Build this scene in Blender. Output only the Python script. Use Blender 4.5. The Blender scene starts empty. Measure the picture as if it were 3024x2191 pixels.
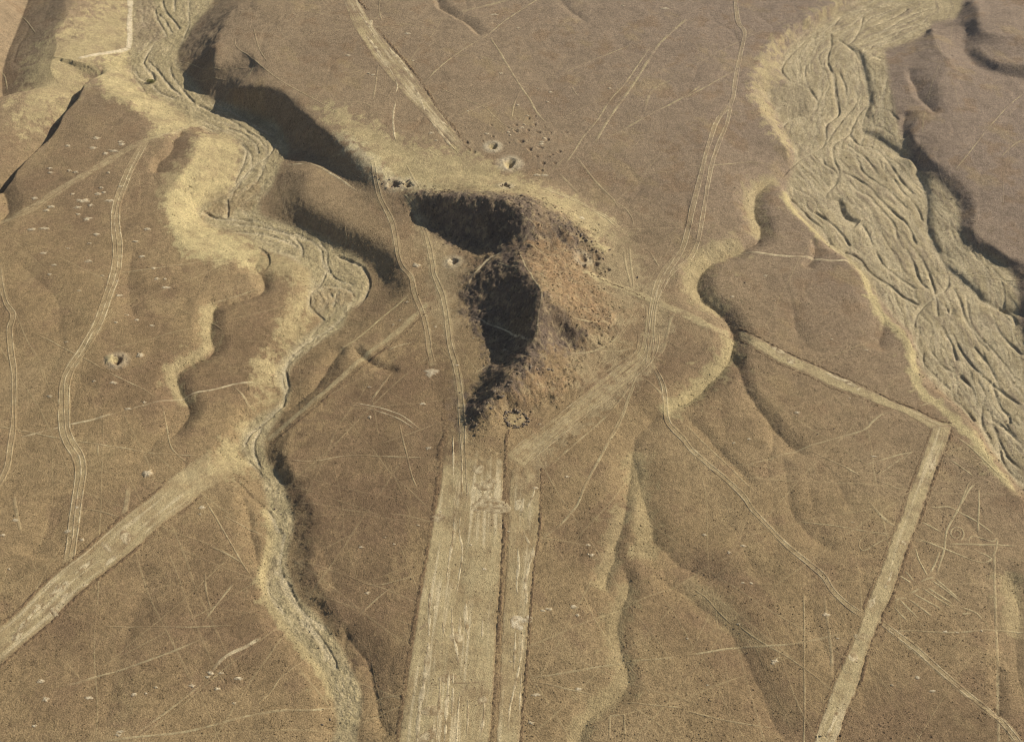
import bpy, math, random
import numpy as np
from mathutils import Vector, Matrix

# ------------------------------------------------------------------ camera, sky, sun, exposure
scene = bpy.context.scene
PITCH = math.radians(47.0)          # degrees below the horizon
CAM_H = 400.0
FPX = 3242.0                        # focal length in photograph pixels (3024 wide)
camd = bpy.data.cameras.new('camera')
camd.sensor_width = 36.0
camd.lens = 36.0 * FPX / 3024.0
camd.clip_start = 1.0
camd.clip_end = 20000.0
cam = bpy.data.objects.new('camera', camd)
scene.collection.objects.link(cam)
cam.location = (0, 0, CAM_H)
cam.rotation_euler = (math.radians(90) - PITCH, 0, 0)
scene.camera = cam

SUN_AZ = math.radians(20.0)         # direction towards the sun, from +x towards +y
SUN_EL = math.radians(35.0)
world = bpy.data.worlds.new('World')
scene.world = world
world.use_nodes = True
wn = world.node_tree.nodes
sky = wn.new('ShaderNodeTexSky')
sky.sky_type = 'NISHITA'
sky.sun_disc = False
sky.sun_elevation = SUN_EL
sky.sun_rotation = math.pi / 2 - SUN_AZ
wn['Background'].inputs['Strength'].default_value = 0.05
world.node_tree.links.new(sky.outputs['Color'], wn['Background'].inputs['Color'])
sund = bpy.data.lights.new('sun', 'SUN')
sund.energy = 4.0
sund.angle = math.radians(0.5)
sund.color = (1.0, 0.93, 0.80)
sun = bpy.data.objects.new('sun', sund)
scene.collection.objects.link(sun)
sdir = Vector((math.cos(SUN_EL) * math.cos(SUN_AZ), math.cos(SUN_EL) * math.sin(SUN_AZ), math.sin(SUN_EL)))
sun.rotation_euler = sdir.to_track_quat('Z', 'Y').to_euler()
sun.location = (600, 700, 500)
scene.view_settings.view_transform = 'Standard'
scene.view_settings.look = 'None'
scene.view_settings.exposure = 0.38
scene.view_settings.gamma = 1.0
scene.cycles.filter_width = 1.1
scene.cycles.max_bounces = 4
scene.cycles.diffuse_bounces = 2

rng = np.random.default_rng(7)
random.seed(7)

# ------------------------------------------------------------------ surveying helpers
CT, ST = math.cos(PITCH), math.sin(PITCH)
FRAMES = {'ov': (0, 0, 4 / 3), 'A': (1100, 500, 800 / 1643), 'B': (480, 150, 800 / 1643),
          'C': (500, 750, 700 / 1769), 'D': (2424, 1300, 600 / 1792)}
for r in range(3):
    for c in range(3):
        FRAMES['%d%d' % (r, c)] = (c * 1008, r * 730, 1008 / 2268)

def px(frame, pts):
    ox, oy, s = FRAMES[frame]
    a = np.array([p[:2] for p in pts], float)
    return a * s + np.array([ox, oy])

def ground(P, z):
    """survey point on the level z that is seen at photograph pixel P"""
    P = np.asarray(P, float); z = np.asarray(z, float)
    dx = (P[:, 0] - 1512.0) / FPX
    dy = (1095.5 - P[:, 1]) / FPX
    ry = CT + dy * ST
    rz = -ST + dy * CT
    t = (z - CAM_H) / rz
    return np.stack([dx * t, ry * t], 1)

def spline(P, step=None, n=8, closed=False):
    """Catmull-Rom through the rows of P (any columns)"""
    P = np.asarray(P, float)
    if len(P) < 3 and not closed:
        t = np.linspace(0, 1, n + 1)[:, None]
        out = P[0] * (1 - t) + P[-1] * t
    else:
        if closed:
            Q = np.vstack([P[-1], P, P[0], P[1]])
        else:
            Q = np.vstack([2 * P[0] - P[1], P, 2 * P[-1] - P[-2]])
        out = []
        for i in range(1, len(Q) - 2):
            p0, p1, p2, p3 = Q[i - 1:i + 3]
            t = np.linspace(0, 1, n, endpoint=False)[:, None]
            out.append(0.5 * (2 * p1 + (p2 - p0) * t + (2 * p0 - 5 * p1 + 4 * p2 - p3) * t ** 2
                              + (3 * p1 - p0 - 3 * p2 + p3) * t ** 3))
        if not closed:
            out.append(P[-1:])
        out = np.vstack(out)
    if step:
        d = np.r_[0, np.cumsum(np.hypot(*(np.diff(out[:, :2], axis=0).T)))]
        m = max(2, int(d[-1] / step) + 1)
        s = np.linspace(0, d[-1], m)
        out = np.stack([np.interp(s, d, out[:, k]) for k in range(out.shape[1])], 1)
    return out

_perm = rng.permutation(256)
_perm = np.r_[_perm, _perm].astype(np.int32)
_ang = rng.random(256) * 2 * math.pi
_gx, _gy = np.cos(_ang).astype(np.float32), np.sin(_ang).astype(np.float32)

def perlin(x, y):
    x = np.asarray(x, np.float32); y = np.asarray(y, np.float32)
    xi = np.floor(x).astype(np.int32); yi = np.floor(y).astype(np.int32)
    xf = x - xi; yf = y - yi
    u = xf * xf * xf * (xf * (xf * 6 - 15) + 10); v = yf * yf * yf * (yf * (yf * 6 - 15) + 10)
    def g(ix, iy, fx, fy):
        h = _perm[_perm[ix & 255] + (iy & 255)]
        return _gx[h] * fx + _gy[h] * fy
    a = g(xi, yi, xf, yf); b = g(xi + 1, yi, xf - 1, yf)
    c = g(xi, yi + 1, xf, yf - 1); d = g(xi + 1, yi + 1, xf - 1, yf - 1)
    return (a + u * (b - a)) * (1 - v) + (c + u * (d - c)) * v

def fbm(x, y, octaves=4, gain=0.5):
    s = 0; a = 1.0; f = 1.0
    for i in range(octaves):
        s = s + a * perlin(x * f + 17.3 * i, y * f - 9.1 * i)
        a *= gain; f *= 2.03
    return s

def sm(a, b, x):
    t = np.clip((x - a) / (b - a), 0, 1)
    return t * t * (3 - 2 * t)

# ------------------------------------------------------------------ break lines of the terrain: (frame, [(x, y, level in m)])
BREAK = []
def B_(frame, pts): BREAK.append((frame, pts))
def lvl(z, pts): return [(x, y, z) for x, y in pts]

# western river: left toe, right toe
WL = [('00', [(900,-300,-20),(880,-100,-20),(870,0,-20),(865,340,-20),(880,480,-20),(960,600,-20),(1130,690,-20),(1290,800,-19),(1380,880,-19),(1500,880,-19),
      (1590,940,-19),(1600,1040,-18),(1570,1200,-18),(1500,1300,-18),(1400,1340,-18),(1320,1400,-18),(1340,1460,-18),(1420,1510,-17)]),
      ('B', [(480,1110,-17),(570,1170,-16),(615,1215,-16)]),
      ('C', [(900,30,-16),(1050,150,-16),(1040,300,-15.5),(1040,400,-15),(1150,490,-15),(1000,620,-15),(870,760,-14),(800,880,-14),
      (800,960,-14),(850,1060,-14),(780,1150,-13.5),(650,1220,-13.5),(550,1330,-13),(530,1440,-13),(600,1560,-13),(680,1643,-13)]),
      ('20', [(1790,130,-12.5),(1815,230,-12),(1800,440,-12),(1780,620,-12),(1900,850,-11),(2080,1080,-11),(2180,1220,-10.5),(2220,1380,-10.5),(2240,1520,-10),(2200,1700,-10),(2150,2200,-10)])]
WR = [('00', [(1600,-300,-20),(1480,-100,-20),(1400,30,-20),(1240,250,-20),(1165,400,-20),(1280,540,-20),(1400,660,-20),(1520,700,-19.5),(1700,780,-19.5),(1830,830,-19),(1920,980,-18.5)]),
      ('B', [(720,690,-18),(650,850,-17.5),(585,900,-17.5),(590,960,-17),(620,1010,-17),(820,1080,-17),(960,1140,-16.5),(1090,1210,-16.5),(1220,1290,-16)]),
      ('C', [(1480,190,-15.5),(1490,260,-15),(1450,340,-15),(1340,430,-15),(1290,550,-14.7),(1150,640,-14.5),(1000,750,-14),(910,850,-14),(890,930,-14),(905,1000,-14),
      (890,1080,-13.7),(830,1200,-13.3),(760,1310,-13),(710,1420,-13),(740,1560,-13),(820,1643,-12.7)]),
      ('20', [(1950,150,-12),(1930,300,-12),(1905,440,-12),(1920,520,-12),(1980,680,-11.5),(2080,770,-11.5),(2170,880,-11),(2268,1020,-11)]),
      ('21', [(60,1150,-10.5),(130,1310,-10),(130,1440,-10),(115,1540,-10),(100,1642,-10),(80,2200,-10)])]
def chain(parts):
    P = np.vstack([px(f, p) for f, p in parts]); z = np.array([q[2] for f, p in parts for q in p], float)
    return P, z
LINES = []                          # (pixels, levels)
WLp = chain(WL); WRp = chain(WR)
LINES += [WLp, WRp]
# western river: slopes
B_('00', [(1900,-200,0),(1850,0,0),(1740,10,0),(1650,100,0),(1560,230,-2),(1600,300,-1.5),(1700,400,0.5),(1760,450,1),(1700,530,-1),(1560,565,-4)])
B_('00', [(1580,30,-2),(1490,150,-2.5),(1450,250,-2.5),(1435,330,-1.5),(1430,420,-3)])
B_('00', [(1640,400,-3),(1690,440,-2),(1660,510,-4)])
B_('B', [(420,215,-4),(560,205,-1),(680,230,0),(760,280,0),(920,420,0.5),(1060,540,2),(1180,650,2.8),(1320,765,1.2),(1400,800,-1.5)])
B_('B', [(790,600,-17),(960,655,-12),(1010,700,-10),(1100,770,-8.5),(1230,845,-6.5)])
B_('B', [(760,730,-12.5),(880,720,-8),(890,780,-6.2),(850,860,-5.8),(900,940,-5.6),(1080,1050,-5.5),(1320,1150,-5.5),(1430,1270,-5.5),(1500,1430,-6.6)])
B_('B', [(1230,1270,-15.5),(1310,1350,-15),(1335,1420,-14.5),(1400,1480,-12)])
B_('A', [(180,250,-4),(260,450,-6),(300,700,-7),(330,900,-7.5),(380,1200,-7.5),(420,1500,-7)])
B_('C', [(1560,450,-10),(1380,600,-10.8),(1180,740,-11.5),(1100,830,-12)])
B_('C', [(1500,760,-7.5),(1250,960,-8),(1000,1200,-8),(890,1360,-8.5),(860,1500,-8),(940,1643,-8)])
B_('20', [(2050,0,-8),(2110,160,-7.5),(2110,350,-7.3),(2090,500,-7.8),(2150,620,-8),(2268,780,-8)])
B_('21', [(20,880,-8),(120,1050,-8),(210,1200,-8),(240,1400,-8),(230,1642,-8),(220,2200,-8)])
B_('00', [(430,-200,-5),(430,-20,-5),(420,100,-5.5),(330,240,-7)])
B_('00', [(640,430,-11),(450,400,-8),(250,420,-6)])
B_('00', [(660,560,-8.5),(700,630,-7),(830,650,-7),(870,720,-7),(940,770,-8),(1010,810,-9),(980,870,-8),(1000,930,-7),(1140,905,-8),(1310,900,-9),
          (1290,1020,-7),(1200,1180,-6),(1110,1310,-6),(1130,1450,-6),(1210,1600,-6)])
B_('B', [(200,1250,-7),(330,1270,-8),(480,1300,-9),(540,1330,-10)])
B_('C', [(950,60,-12.5),(960,200,-11.5),(840,350,-10.5),(820,560,-10),(700,700,-9.5),(620,860,-9),(600,960,-9),(560,1020,-9),(430,1200,-8.5),(400,1320,-8.5),(300,1500,-8)])
B_('10', [(100,-200,-5),(300,100,-4),(600,600,-4.5),(700,1200,-5)])
B_('20', [(300,300,-6),(1000,900,-7),(1200,1500,-7.5),(1250,2000,-7.5)])
B_('20', [(1600,20,-9.5),(1720,300,-9.5),(1700,560,-9),(1650,700,-9),(1750,900,-8.5),(1950,1150,-8.5),(2080,1400,-8.5),(2060,1642,-8.5)])
# eastern river
EL = [('02', lvl(-9,[(1500,-300),(1300,-80),(1180,0),(1000,110),(900,170),(690,340),(640,450),(700,540),(600,590),(565,630),(590,690),(680,860),(745,1050),(700,1220),(710,1310),(830,1470),(940,1590)])),
      ('12', lvl(-8.5,[(1000,10),(1170,140),(1290,310),(1430,490),(1520,570),(1540,650),(1560,750),(1620,850),(1760,990),(1880,1100),(1980,1210),(2050,1340),(2220,1570),(2268,1620),(2600,2000)]))]
ERI = [('02', lvl(-9.5,[(1100,300),(1180,370),(1215,500),(1245,680),(1215,760),(1200,870),(1300,925),(1500,1065),(1550,1125),(1620,1290),(1630,1400),(1630,1520),(1680,1642)])),
       ('12', lvl(-9,[(1740,110),(1830,195),(1940,295),(2010,365),(2268,480)]))]
ERO = [('02', lvl(-10,[(2050,-300),(1870,0),(1860,50),(1800,130),(1660,150),(1640,200),(1560,260),(1420,310),(1340,360)])
        + lvl(-6.5,[(1400,700),(1450,900),(1480,930),(1540,1080),(1650,1170),(1740,1250),(1830,1350),(1840,1440),(1845,1530),(1900,1642)])),
       ('12', lvl(-6,[(2060,75),(2195,170),(2220,250),(2240,400),(2245,550),(2400,900),(2700,1300)]))]
ELp = chain(EL); ERIp = chain(ERI); EROp = chain(ERO)
LINES += [ELp, ERIp]
B_('02', [(2050,-300,-10),(1870,0,-10),(1860,50,-10),(1800,130,-10),(1660,150,-10),(1640,200,-10),(1560,260,-10),(1420,310,-10),(1340,360,-10)])
B_('02', lvl(-5.6,[(1430,760),(1450,900),(1480,930),(1540,1080),(1650,1170),(1740,1250),(1830,1350),(1840,1440),(1845,1530),(1900,1642)]))
B_('12', lvl(-5.6,[(1905,10),(2060,75),(2195,170),(2220,250),(2240,400),(2245,550),(2400,900),(2700,1300)]))
B_('02', lvl(-2,[(1300,-200),(1050,0),(800,130),(620,250),(520,380),(450,580),(520,740),(600,860)]) + [(690,980,-3),(690,1050,-5)])
B_('02', [(660,1250,-5),(680,1330,-5),(760,1440,-4.5),(900,1590,-4)])
B_('12', lvl(-4,[(960,10),(1130,130),(1240,300),(1380,480),(1480,570),(1510,660),(1520,760),(1570,860)]) + lvl(-4.7,[(1700,980),(1840,1100),(1930,1210),(2000,1340),(2170,1570),(2268,1680)]))
B_('02', lvl(-7.3,[(1130,295),(1208,370),(1248,500),(1278,660),(1250,740)]))
B_('02', lvl(-7.3,[(1245,860),(1335,908),(1525,1046),(1580,1106),(1650,1280),(1660,1400),(1660,1510),(1710,1642)]))
B_('12', lvl(-7,[(1770,100),(1858,182),(1972,280),(2040,348)]))
B_('02', lvl(-1.2,[(1575,760),(1530,880),(1570,950),(1630,1040),(1790,1140),(1895,1260),(1945,1400),(1935,1540),(2050,1642)]))
B_('12', lvl(-1.2,[(2050,0),(2150,60),(2280,110),(2330,250),(2350,550),(2500,900)]))
B_('02', lvl(-0.2,[(1750,800),(2000,1100),(2268,1300),(2600,1500)]))
B_('02', [(1930,0,-6),(1960,60,-2),(2010,210,1),(2300,250,2)])
B_('02', [(1340,400,-7.5),(1460,500,-5.2),(1540,590,-4),(1600,720,-3.2)])
B_('02', [(1650,175,-6),(1700,330,-1.5),(1780,420,-0.5),(1700,560,-0.2),(1720,720,-0.3)])
B_('02', [(1810,150,-8.5),(1880,200,-7),(1862,290,-6),(1900,370,-5.2),(1950,440,-4.5),(2100,490,-4),(2268,530,-4),(2500,580,-3)])
B_('02', [(1960,310,-1),(2060,400,0.5),(2268,430,1.5),(2500,470,2)])
# hill
B_('A', [(200,130,-1),(260,150,4),(400,158,9),(540,150,12),(640,160,13.5),(720,168,15),(830,185,17),(900,250,17.5),(940,310,15),(920,400,10),(880,445,6.5),
         (870,480,7.5),(905,560,12),(990,680,17),(1025,760,19),(1005,880,16.5),(1000,1030,11.5),(965,1110,10),(905,1190,9.5),(845,1245,9.3),(765,1355,7.2),(655,1455,2.5),(575,1545,-4.5)])
B_('A', [(250,215,-4),(330,310,-5.5),(420,380,-6),(520,450,-6.5),(640,475,-5),(760,470,0)])
B_('A', [(900,570,11),(760,640,4),(640,675,-1),(580,700,-4)])
B_('A', [(580,730,-6),(570,800,-6.5),(590,880,-6),(700,930,-4.5),(800,970,-3.5),(890,1020,-0.5)])
B_('A', [(880,1078,1),(790,1130,-4.5),(700,1200,-5.8),(655,1280,-6.2),(630,1370,-6.6),(555,1420,-7),(545,1530,-7.3)])
B_('A', [(900,250,17.5),(1000,250,14),(1100,300,10),(1200,370,8),(1310,435,3),(1400,490,-1)])
B_('A', [(1000,390,8),(1150,440,5),(1280,480,0)])
B_('A', [(200,100,-1.5),(400,115,1.5),(640,120,8),(900,160,11),(1100,220,7),(1250,290,2),(1400,400,-1),(1500,520,-3)])
B_('A', [(100,20,-0.5),(400,40,0),(800,40,0.5),(1100,80,0),(1400,250,-1),(1600,450,-3)])
B_('A', [(1300,560,-2),(1400,700,-3),(1480,850,-4),(1500,950,-4),(1480,1020,-4.5),(1400,1100,-4.5),(1250,1110,-4)])
B_('A', [(1030,745,18.5),(1120,820,13.5),(1200,915,8),(1290,990,3),(1330,1060,-2)])
B_('A', [(1045,920,8.5),(1080,1000,3.5),(1120,1060,-0.5),(1200,1105,-4)])
B_('A', [(1150,1200,-1.5),(1230,1290,-3.5),(1250,1350,-5),(1100,1430,-5.5),(950,1480,-6),(760,1500,-6.5)])
B_('A', [(1010,1150,5),(1100,1220,2.5)])
# open pampa levels
B_('01', lvl(0,[(300,-200),(500,400),(1000,700),(1600,700),(2268,500)]))
B_('02', lvl(0,[(100,200),(150,900),(80,1500)]))
B_('11', lvl(-5,[(2000,400),(1990,800),(1700,1000),(1300,1300)]))
B_('12', lvl(-3.5,[(500,200),(900,600),(1300,900)]))
B_('21', lvl(-6.5,[(700,100),(650,800),(600,1500),(580,2200)]))
B_('21', lvl(-6,[(1500,300),(1500,1000),(1450,1600),(1450,2200)]))
B_('22', lvl(-5,[(1000,200),(1500,900),(1900,1500),(2100,2200)]))

for f, p in BREAK:
    LINES.append((px(f, p), np.array([q[2] for q in p], float)))

# ------------------------------------------------------------------ base surface: membrane through the break lines
X0, X1, Y0, Y1 = -520.0, 520.0, 70.0, 990.0
BL = []
for P, z in LINES:
    G = ground(P, z)
    BL.append(spline(np.column_stack([G, z]), n=14))

def upsample(a, shape):
    h, w = a.shape; H, W = shape
    yi = np.clip((np.arange(H) + 0.5) * h / H - 0.5, 0, h - 1.001); xi = np.clip((np.arange(W) + 0.5) * w / W - 0.5, 0, w - 1.001)
    y0 = yi.astype(int); x0 = xi.astype(int); fy = (yi - y0)[:, None]; fx = (xi - x0)[None]
    y1 = np.minimum(y0 + 1, h - 1); x1 = np.minimum(x0 + 1, w - 1)
    return (a[y0][:, x0] * (1 - fx) + a[y0][:, x1] * fx) * (1 - fy) + (a[y1][:, x0] * (1 - fx) + a[y1][:, x1] * fx) * fy

sol = None
for res in (32, 16, 8, 4, 2, 1):
    W = int((X1 - X0) / res); H = int((Y1 - Y0) / res)
    acc = np.zeros((H, W)); cnt = np.zeros((H, W))
    for L in BL:
        Ld = spline(L, step=0.5 * res, n=2)
        i = ((Ld[:, 1] - Y0) / res).astype(int); j = ((Ld[:, 0] - X0) / res).astype(int)
        k = (i >= 0) & (i < H) & (j >= 0) & (j < W)
        np.add.at(acc, (i[k], j[k]), Ld[k, 2]); np.add.at(cnt, (i[k], j[k]), 1)
    fixm = cnt > 0
    fz = acc / np.maximum(cnt, 1)
    sol = np.full((H, W), -4.0) if sol is None else upsample(sol, (H, W))
    sol[fixm] = fz[fixm]
    sol = sol.astype(np.float32); fz = fz.astype(np.float32)
    for it in range(400 if res > 8 else (120 if res > 1 else 50)):
        p = np.pad(sol, 1, mode='edge')
        sol = 0.25 * (p[:-2, 1:-1] + p[2:, 1:-1] + p[1:-1, :-2] + p[1:-1, 2:])
        sol[fixm] = fz[fixm]

def blur(a, r):
    for _ in range(2):
        for ax in (0, 1):
            k = 2 * r + 1
            pad = [(0, 0), (0, 0)]; pad[ax] = (r + 1, r)
            c = np.cumsum(np.pad(a, pad, mode='edge').astype(np.float64), axis=ax)
            a = ((c[k:] - c[:-k]) if ax == 0 else (c[:, k:] - c[:, :-k])) / k
    return a.astype(np.float32)
sol = blur(sol, 1)
sol_soft = blur(sol, 4)

def raster_at(a, x, y):
    u = np.clip(x - X0 - 0.5, 0, a.shape[1] - 1.001); v = np.clip(y - Y0 - 0.5, 0, a.shape[0] - 1.001)
    j = u.astype(np.int32); i = v.astype(np.int32); fu = u - j; fv = v - i
    return (a[i, j] * (1 - fu) + a[i, j + 1] * fu) * (1 - fv) + (a[i + 1, j] * (1 - fu) + a[i + 1, j + 1] * fu) * fv

# ------------------------------------------------------------------ terrain mesh lattice (finer near the viewer, as any survey of that size)
NR, NC = 900, 1300
rows_px = np.linspace(2191 + 330, -270, NR)
YR = ground(np.column_stack([np.full(NR, 1512.0), rows_px]), np.full(NR, -5.0))[:, 1]
HW = (YR * CT + (CAM_H + 5) * ST) * 1512.0 / FPX * 1.17
UC = np.linspace(-1, 1, NC)
GX = (HW[:, None] * UC[None]).astype(np.float32)
GY = np.repeat(YR[:, None], NC, 1).astype(np.float32)
_wx = 2.2 * fbm(GX / 13, GY / 13, 3, 0.6); _wy = 2.2 * fbm(GX / 13 + 40, GY / 13 + 7, 3, 0.6)
_wk = 1 - 0.6 * sm(100, 180, GX)
GZ = raster_at(sol, GX + _wx * _wk, GY + _wy * _wk).astype(np.float32)
_hp = ground(px('A', [(800, 800)]), np.array([4.0]))[0]
_bp = ground(px('B', [(1050, 1000)]), np.array([-10.0]))[0]
_hw2 = np.exp(-(((GX - _bp[0]) / 75) ** 2 + ((GY - _bp[1]) / 75) ** 2) ** 2)
_hw = np.exp(-(((GX - _hp[0]) / 95) ** 2 + ((GY - _hp[1]) / 120) ** 2) ** 2)
_sr = np.clip(perlin(GX / 60 + 5, GY / 60) * 2 + 0.4, 0, 1)
GZ += (raster_at(sol_soft, GX, GY).astype(np.float32) - GZ) * np.maximum(np.maximum(_hw * 0.8, _hw2), _sr * 0.5 * (GX < 130) * (GY > 330))

def lattice_at(a, x, y):
    x = np.asarray(x, float); y = np.asarray(y, float)
    v = np.clip(np.interp(y, YR, np.arange(NR)), 0, NR - 1.001)
    hw = np.interp(y, YR, HW)
    u = np.clip((x / hw + 1) * 0.5 * (NC - 1), 0, NC - 1.001)
    j = u.astype(int); i = v.astype(int); fu = u - j; fv = v - i
    if a.ndim == 3: fu = fu[:, None]; fv = fv[:, None]
    return (a[i, j] * (1 - fu) + a[i, j + 1] * fu) * (1 - fv) + (a[i + 1, j] * (1 - fu) + a[i + 1, j + 1] * fu) * fv

def survey(frame, pts):
    """pixel polyline -> ground polyline on the terrain"""
    P = px(frame, pts)
    z = np.full(len(P), -5.0)
    for _ in range(6):
        G = ground(P, z); z = lattice_at(GZ, G[:, 0], G[:, 1])
    return ground(P, z)

def slab(Q, m):
    i = np.where((YR >= Q[:, 1].min() - m) & (YR <= Q[:, 1].max() + m))[0]
    if len(i) == 0: return None
    i0, i1 = i[0], i[-1] + 1
    hmin = HW[i0:i1].min(); hmax = HW[i0:i1].max()
    a = Q[:, 0].min() - m; b = Q[:, 0].max() + m
    ua = min(a / hmin, a / hmax); ub = max(b / hmin, b / hmax)
    j0 = int(np.clip((ua + 1) / 2 * (NC - 1) - 1, 0, NC)); j1 = int(np.clip((ub + 1) / 2 * (NC - 1) + 2, 0, NC))
    if j1 <= j0: return None
    return slice(i0, i1), slice(j0, j1)

def polydist(Q, m):
    """signed distance (left of travel positive) and fraction along, over the slab of lattice points within m of Q"""
    S = slab(Q, m)
    if S is None: return None
    sh = (S[0].stop - S[0].start, S[1].stop - S[1].start)
    D = np.full(sh, 1e9, np.float32); T = np.zeros(sh, np.float32)
    L = np.r_[0, np.cumsum(np.hypot(*(np.diff(Q, axis=0).T)))]; tot = max(L[-1], 1e-6)
    for k in range(len(Q) - 1):
        s = slab(Q[k:k + 2], m)
        if s is None: continue
        i0, j0 = s[0].start - S[0].start, s[1].start - S[1].start
        sl = (slice(max(i0, 0), s[0].stop - S[0].start), slice(max(j0, 0), s[1].stop - S[1].start))
        gx = GX[S][sl]; gy = GY[S][sl]
        if gx.size == 0: continue
        ax, ay = Q[k]; dx, dy = Q[k + 1] - Q[k]; l2 = dx * dx + dy * dy + 1e-9
        t = np.clip(((gx - ax) * dx + (gy - ay) * dy) / l2, 0, 1)
        ex = gx - ax - t * dx; ey = gy - ay - t * dy
        d = np.sqrt(ex * ex + ey * ey)
        sg = np.where(dx * (gy - ay) - dy * (gx - ax) >= 0, 1, -1)
        cur = D[sl]; better = d < np.abs(cur)
        D[sl] = np.where(better, d * sg, cur)
        T[sl] = np.where(better, (L[k] + t * (L[k + 1] - L[k])) / tot, T[sl])
    return S, D, T

def inside(Q):
    """mask of lattice points inside polygon Q"""
    M = np.zeros(GX.shape, bool)
    S = slab(Q, 1.0)
    gx, gy = GX[S], GY[S]; m = np.zeros(gx.shape, bool)
    n = len(Q)
    for k in range(n):
        ax, ay = Q[k]; bx, by = Q[(k + 1) % n]
        if ay == by: continue
        c = ((ay > gy) != (by > gy)) & (gx < (bx - ax) * (gy - ay) / (by - ay) + ax)
        m ^= c
    M[S] = m
    return M

# ------------------------------------------------------------------ minor relief: gullies (frame, depth, width dark side, width other side, points top to bottom)
GULLY = [
 ('02', 4.6, 10, 13, [(660,1180),(540,1228),(490,1290),(485,1400),(520,1470),(515,1550),(450,1610),(330,1672),(200,1730),(125,1800),(105,1872),(130,1962),(210,2022),(290,2092),(335,2172),(345,2242),(320,2342),(270,2432),(180,2512),(60,2632),(-60,2700),(-150,2780)]),
 ('21', 2.3, 16, 16, [(2170,-600),(2060,-500),(1970,-400),(1940,-300),(1955,-190),(1990,-60),(2010,20),(2050,150),(2090,300),(2160,380),(2268,460),(2420,520),(2650,590)]),
 ('21', 1.8, 6, 12, [(1930,-250),(1900,20),(1870,200),(1820,330),(1812,430),(1765,560),(1750,680)]),
 ('21', 1.6, 6, 18, [(1850,420),(1900,540),(1912,620),(1855,780),(1840,900),(1868,1080),(1905,1190),(1885,1300),(1760,1410),(1640,1500),(1570,1642),(1500,1800)]),
 ('22', 1.8, 13, 14, [(-200,540),(0,640),(100,720),(220,820),(330,920),(400,1050),(480,1200),(560,1380),(640,1560),(700,1700)]),
 ('12', 2.0, 7, 9, [(340,700),(385,820),(440,960),(520,1080),(620,1210),(720,1310),(850,1390)]),
 ('22', 0.9, 8, 8, [(670,-270),(690,-120),(710,50),(770,180),(880,290),(1060,390)]),
 ('12', 0.9, 5, 7, [(0,1100),(120,1210),(260,1360),(400,1500),(490,1600)]),
 ('10', 3.2, 9, 10, [(1745,20),(1690,120),(1735,180),(1740,280),(1590,330),(1440,375),(1402,450),(1390,540),(1412,650),(1380,705),(1260,760),(1170,830),(1180,930),(1235,1010),(1245,1080),(1190,1190),(1080,1310)]),
 ('10', 1.4, 22, 16, [(120,90),(250,220),(370,330),(395,450),(380,600)]),
 ('10', 1.3, 12, 9, [(1010,900),(1150,1000),(1130,1150),(1000,1320),(900,1450)]),
 ('00', 9.0, 6.5, 42, [(700,420),(640,465),(520,540),(485,620),(390,740),(310,870),(240,940),(100,1080),(20,1190),(-80,1270),(-200,1400)]),
 ('00', 3.2, 16, 5, [(1210,860),(1140,930),(1120,1000),(1050,1060),(1015,1160)]),
 ('21', 2.2, 11, 7, [(-20,850),(60,960),(170,1100),(205,1250),(235,1380),(260,1500),(350,1620)]),
 ('22', 1.9, 12, 14, [(2240,500),(2200,560),(2215,640),(2250,760),(2240,900),(2220,1100),(2280,1300),(2350,1500)]),
 ('22', 1.4, 5, 5, [(2095,1130),(2100,1250),(2098,1400),(2090,1500)]),
 ('01', 2.2, 9, 4, [(600,-120),(640,0),(662,50),(740,95),(840,150),(900,210),(930,245)]),
 ('01', 1.0, 7, 6, [(1430,-40),(1490,40),(1590,115),(1650,150)]),
 ('C', 2.2, 9, 8, [(1320,690),(1230,760),(1170,860),(1080,990),(960,1090),(860,1180)]),
 ('00', 3.0, 10, 8, [(0,1230),(40,1330),(25,1410),(-60,1480)]),
 ('20', 1.7, 9, 6, [(1590,-40),(1640,100),(1660,220),(1690,360),(1715,500)]),
 ('10', 1.0, 10, 10, [(880,0),(850,250),(900,500)]),
 ('20', 1.2, 16, 20, [(960,430),(930,700),(760,1150),(730,1400),(640,1642)]),
 ('20', 1.0, 18, 12, [(330,0),(300,250),(180,420)]),
 ('22', 0.6, 7, 8, [(850,720),(900,900),(960,1060),(1000,1200)]),
 ('12', 1.6, 9, 10, [(1230,230),(1260,330),(1350,480),(1310,600),(1330,700)]),
 ('12', 0.9, 12, 12, [(700,350),(750,500),(800,700)]),
 ('12', 2.0, 8, 3, [(870,-60),(880,10),(860,80),(800,130)]),
 ('02', 1.0, 10, 10, [(1600,900),(1560,1000),(1650,1100)]),
 ('02', 2.2, 12, 5, [(1500,450),(1560,600),(1640,700),(1700,760)]),
 ('02', 2.0, 14, 6, [(1480,740),(1470,840),(1490,920)]),
 ('11', 1.6, 4, 6, [(80,650),(140,720),(190,760),(300,800),(400,810)]),
 ('20', 0.7, 9, 9, [(2060,240),(2160,420),(2240,640)]),
]
def add_gully(depth, wa, wb, Q, taper=0.11, power=1.6):
    r = polydist(Q, max(wa, wb) * 1.5)
    if r is None: return
    S, D, T = r
    wob = 1 + 0.3 * fbm(GX[S] / (10 + max(wa, wb)), GY[S] / (10 + max(wa, wb)), 2)
    w = np.where(D >= 0, wa, wb) * wob
    f = np.clip(1 - np.abs(D) / w, 0, 1) ** power
    f = f * np.where(T < taper, sm(0, taper, T), 1) * np.where(T > 1 - taper, sm(0, taper, 1 - T), 1)
    GZ[S] -= (depth * f).astype(np.float32)

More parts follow.
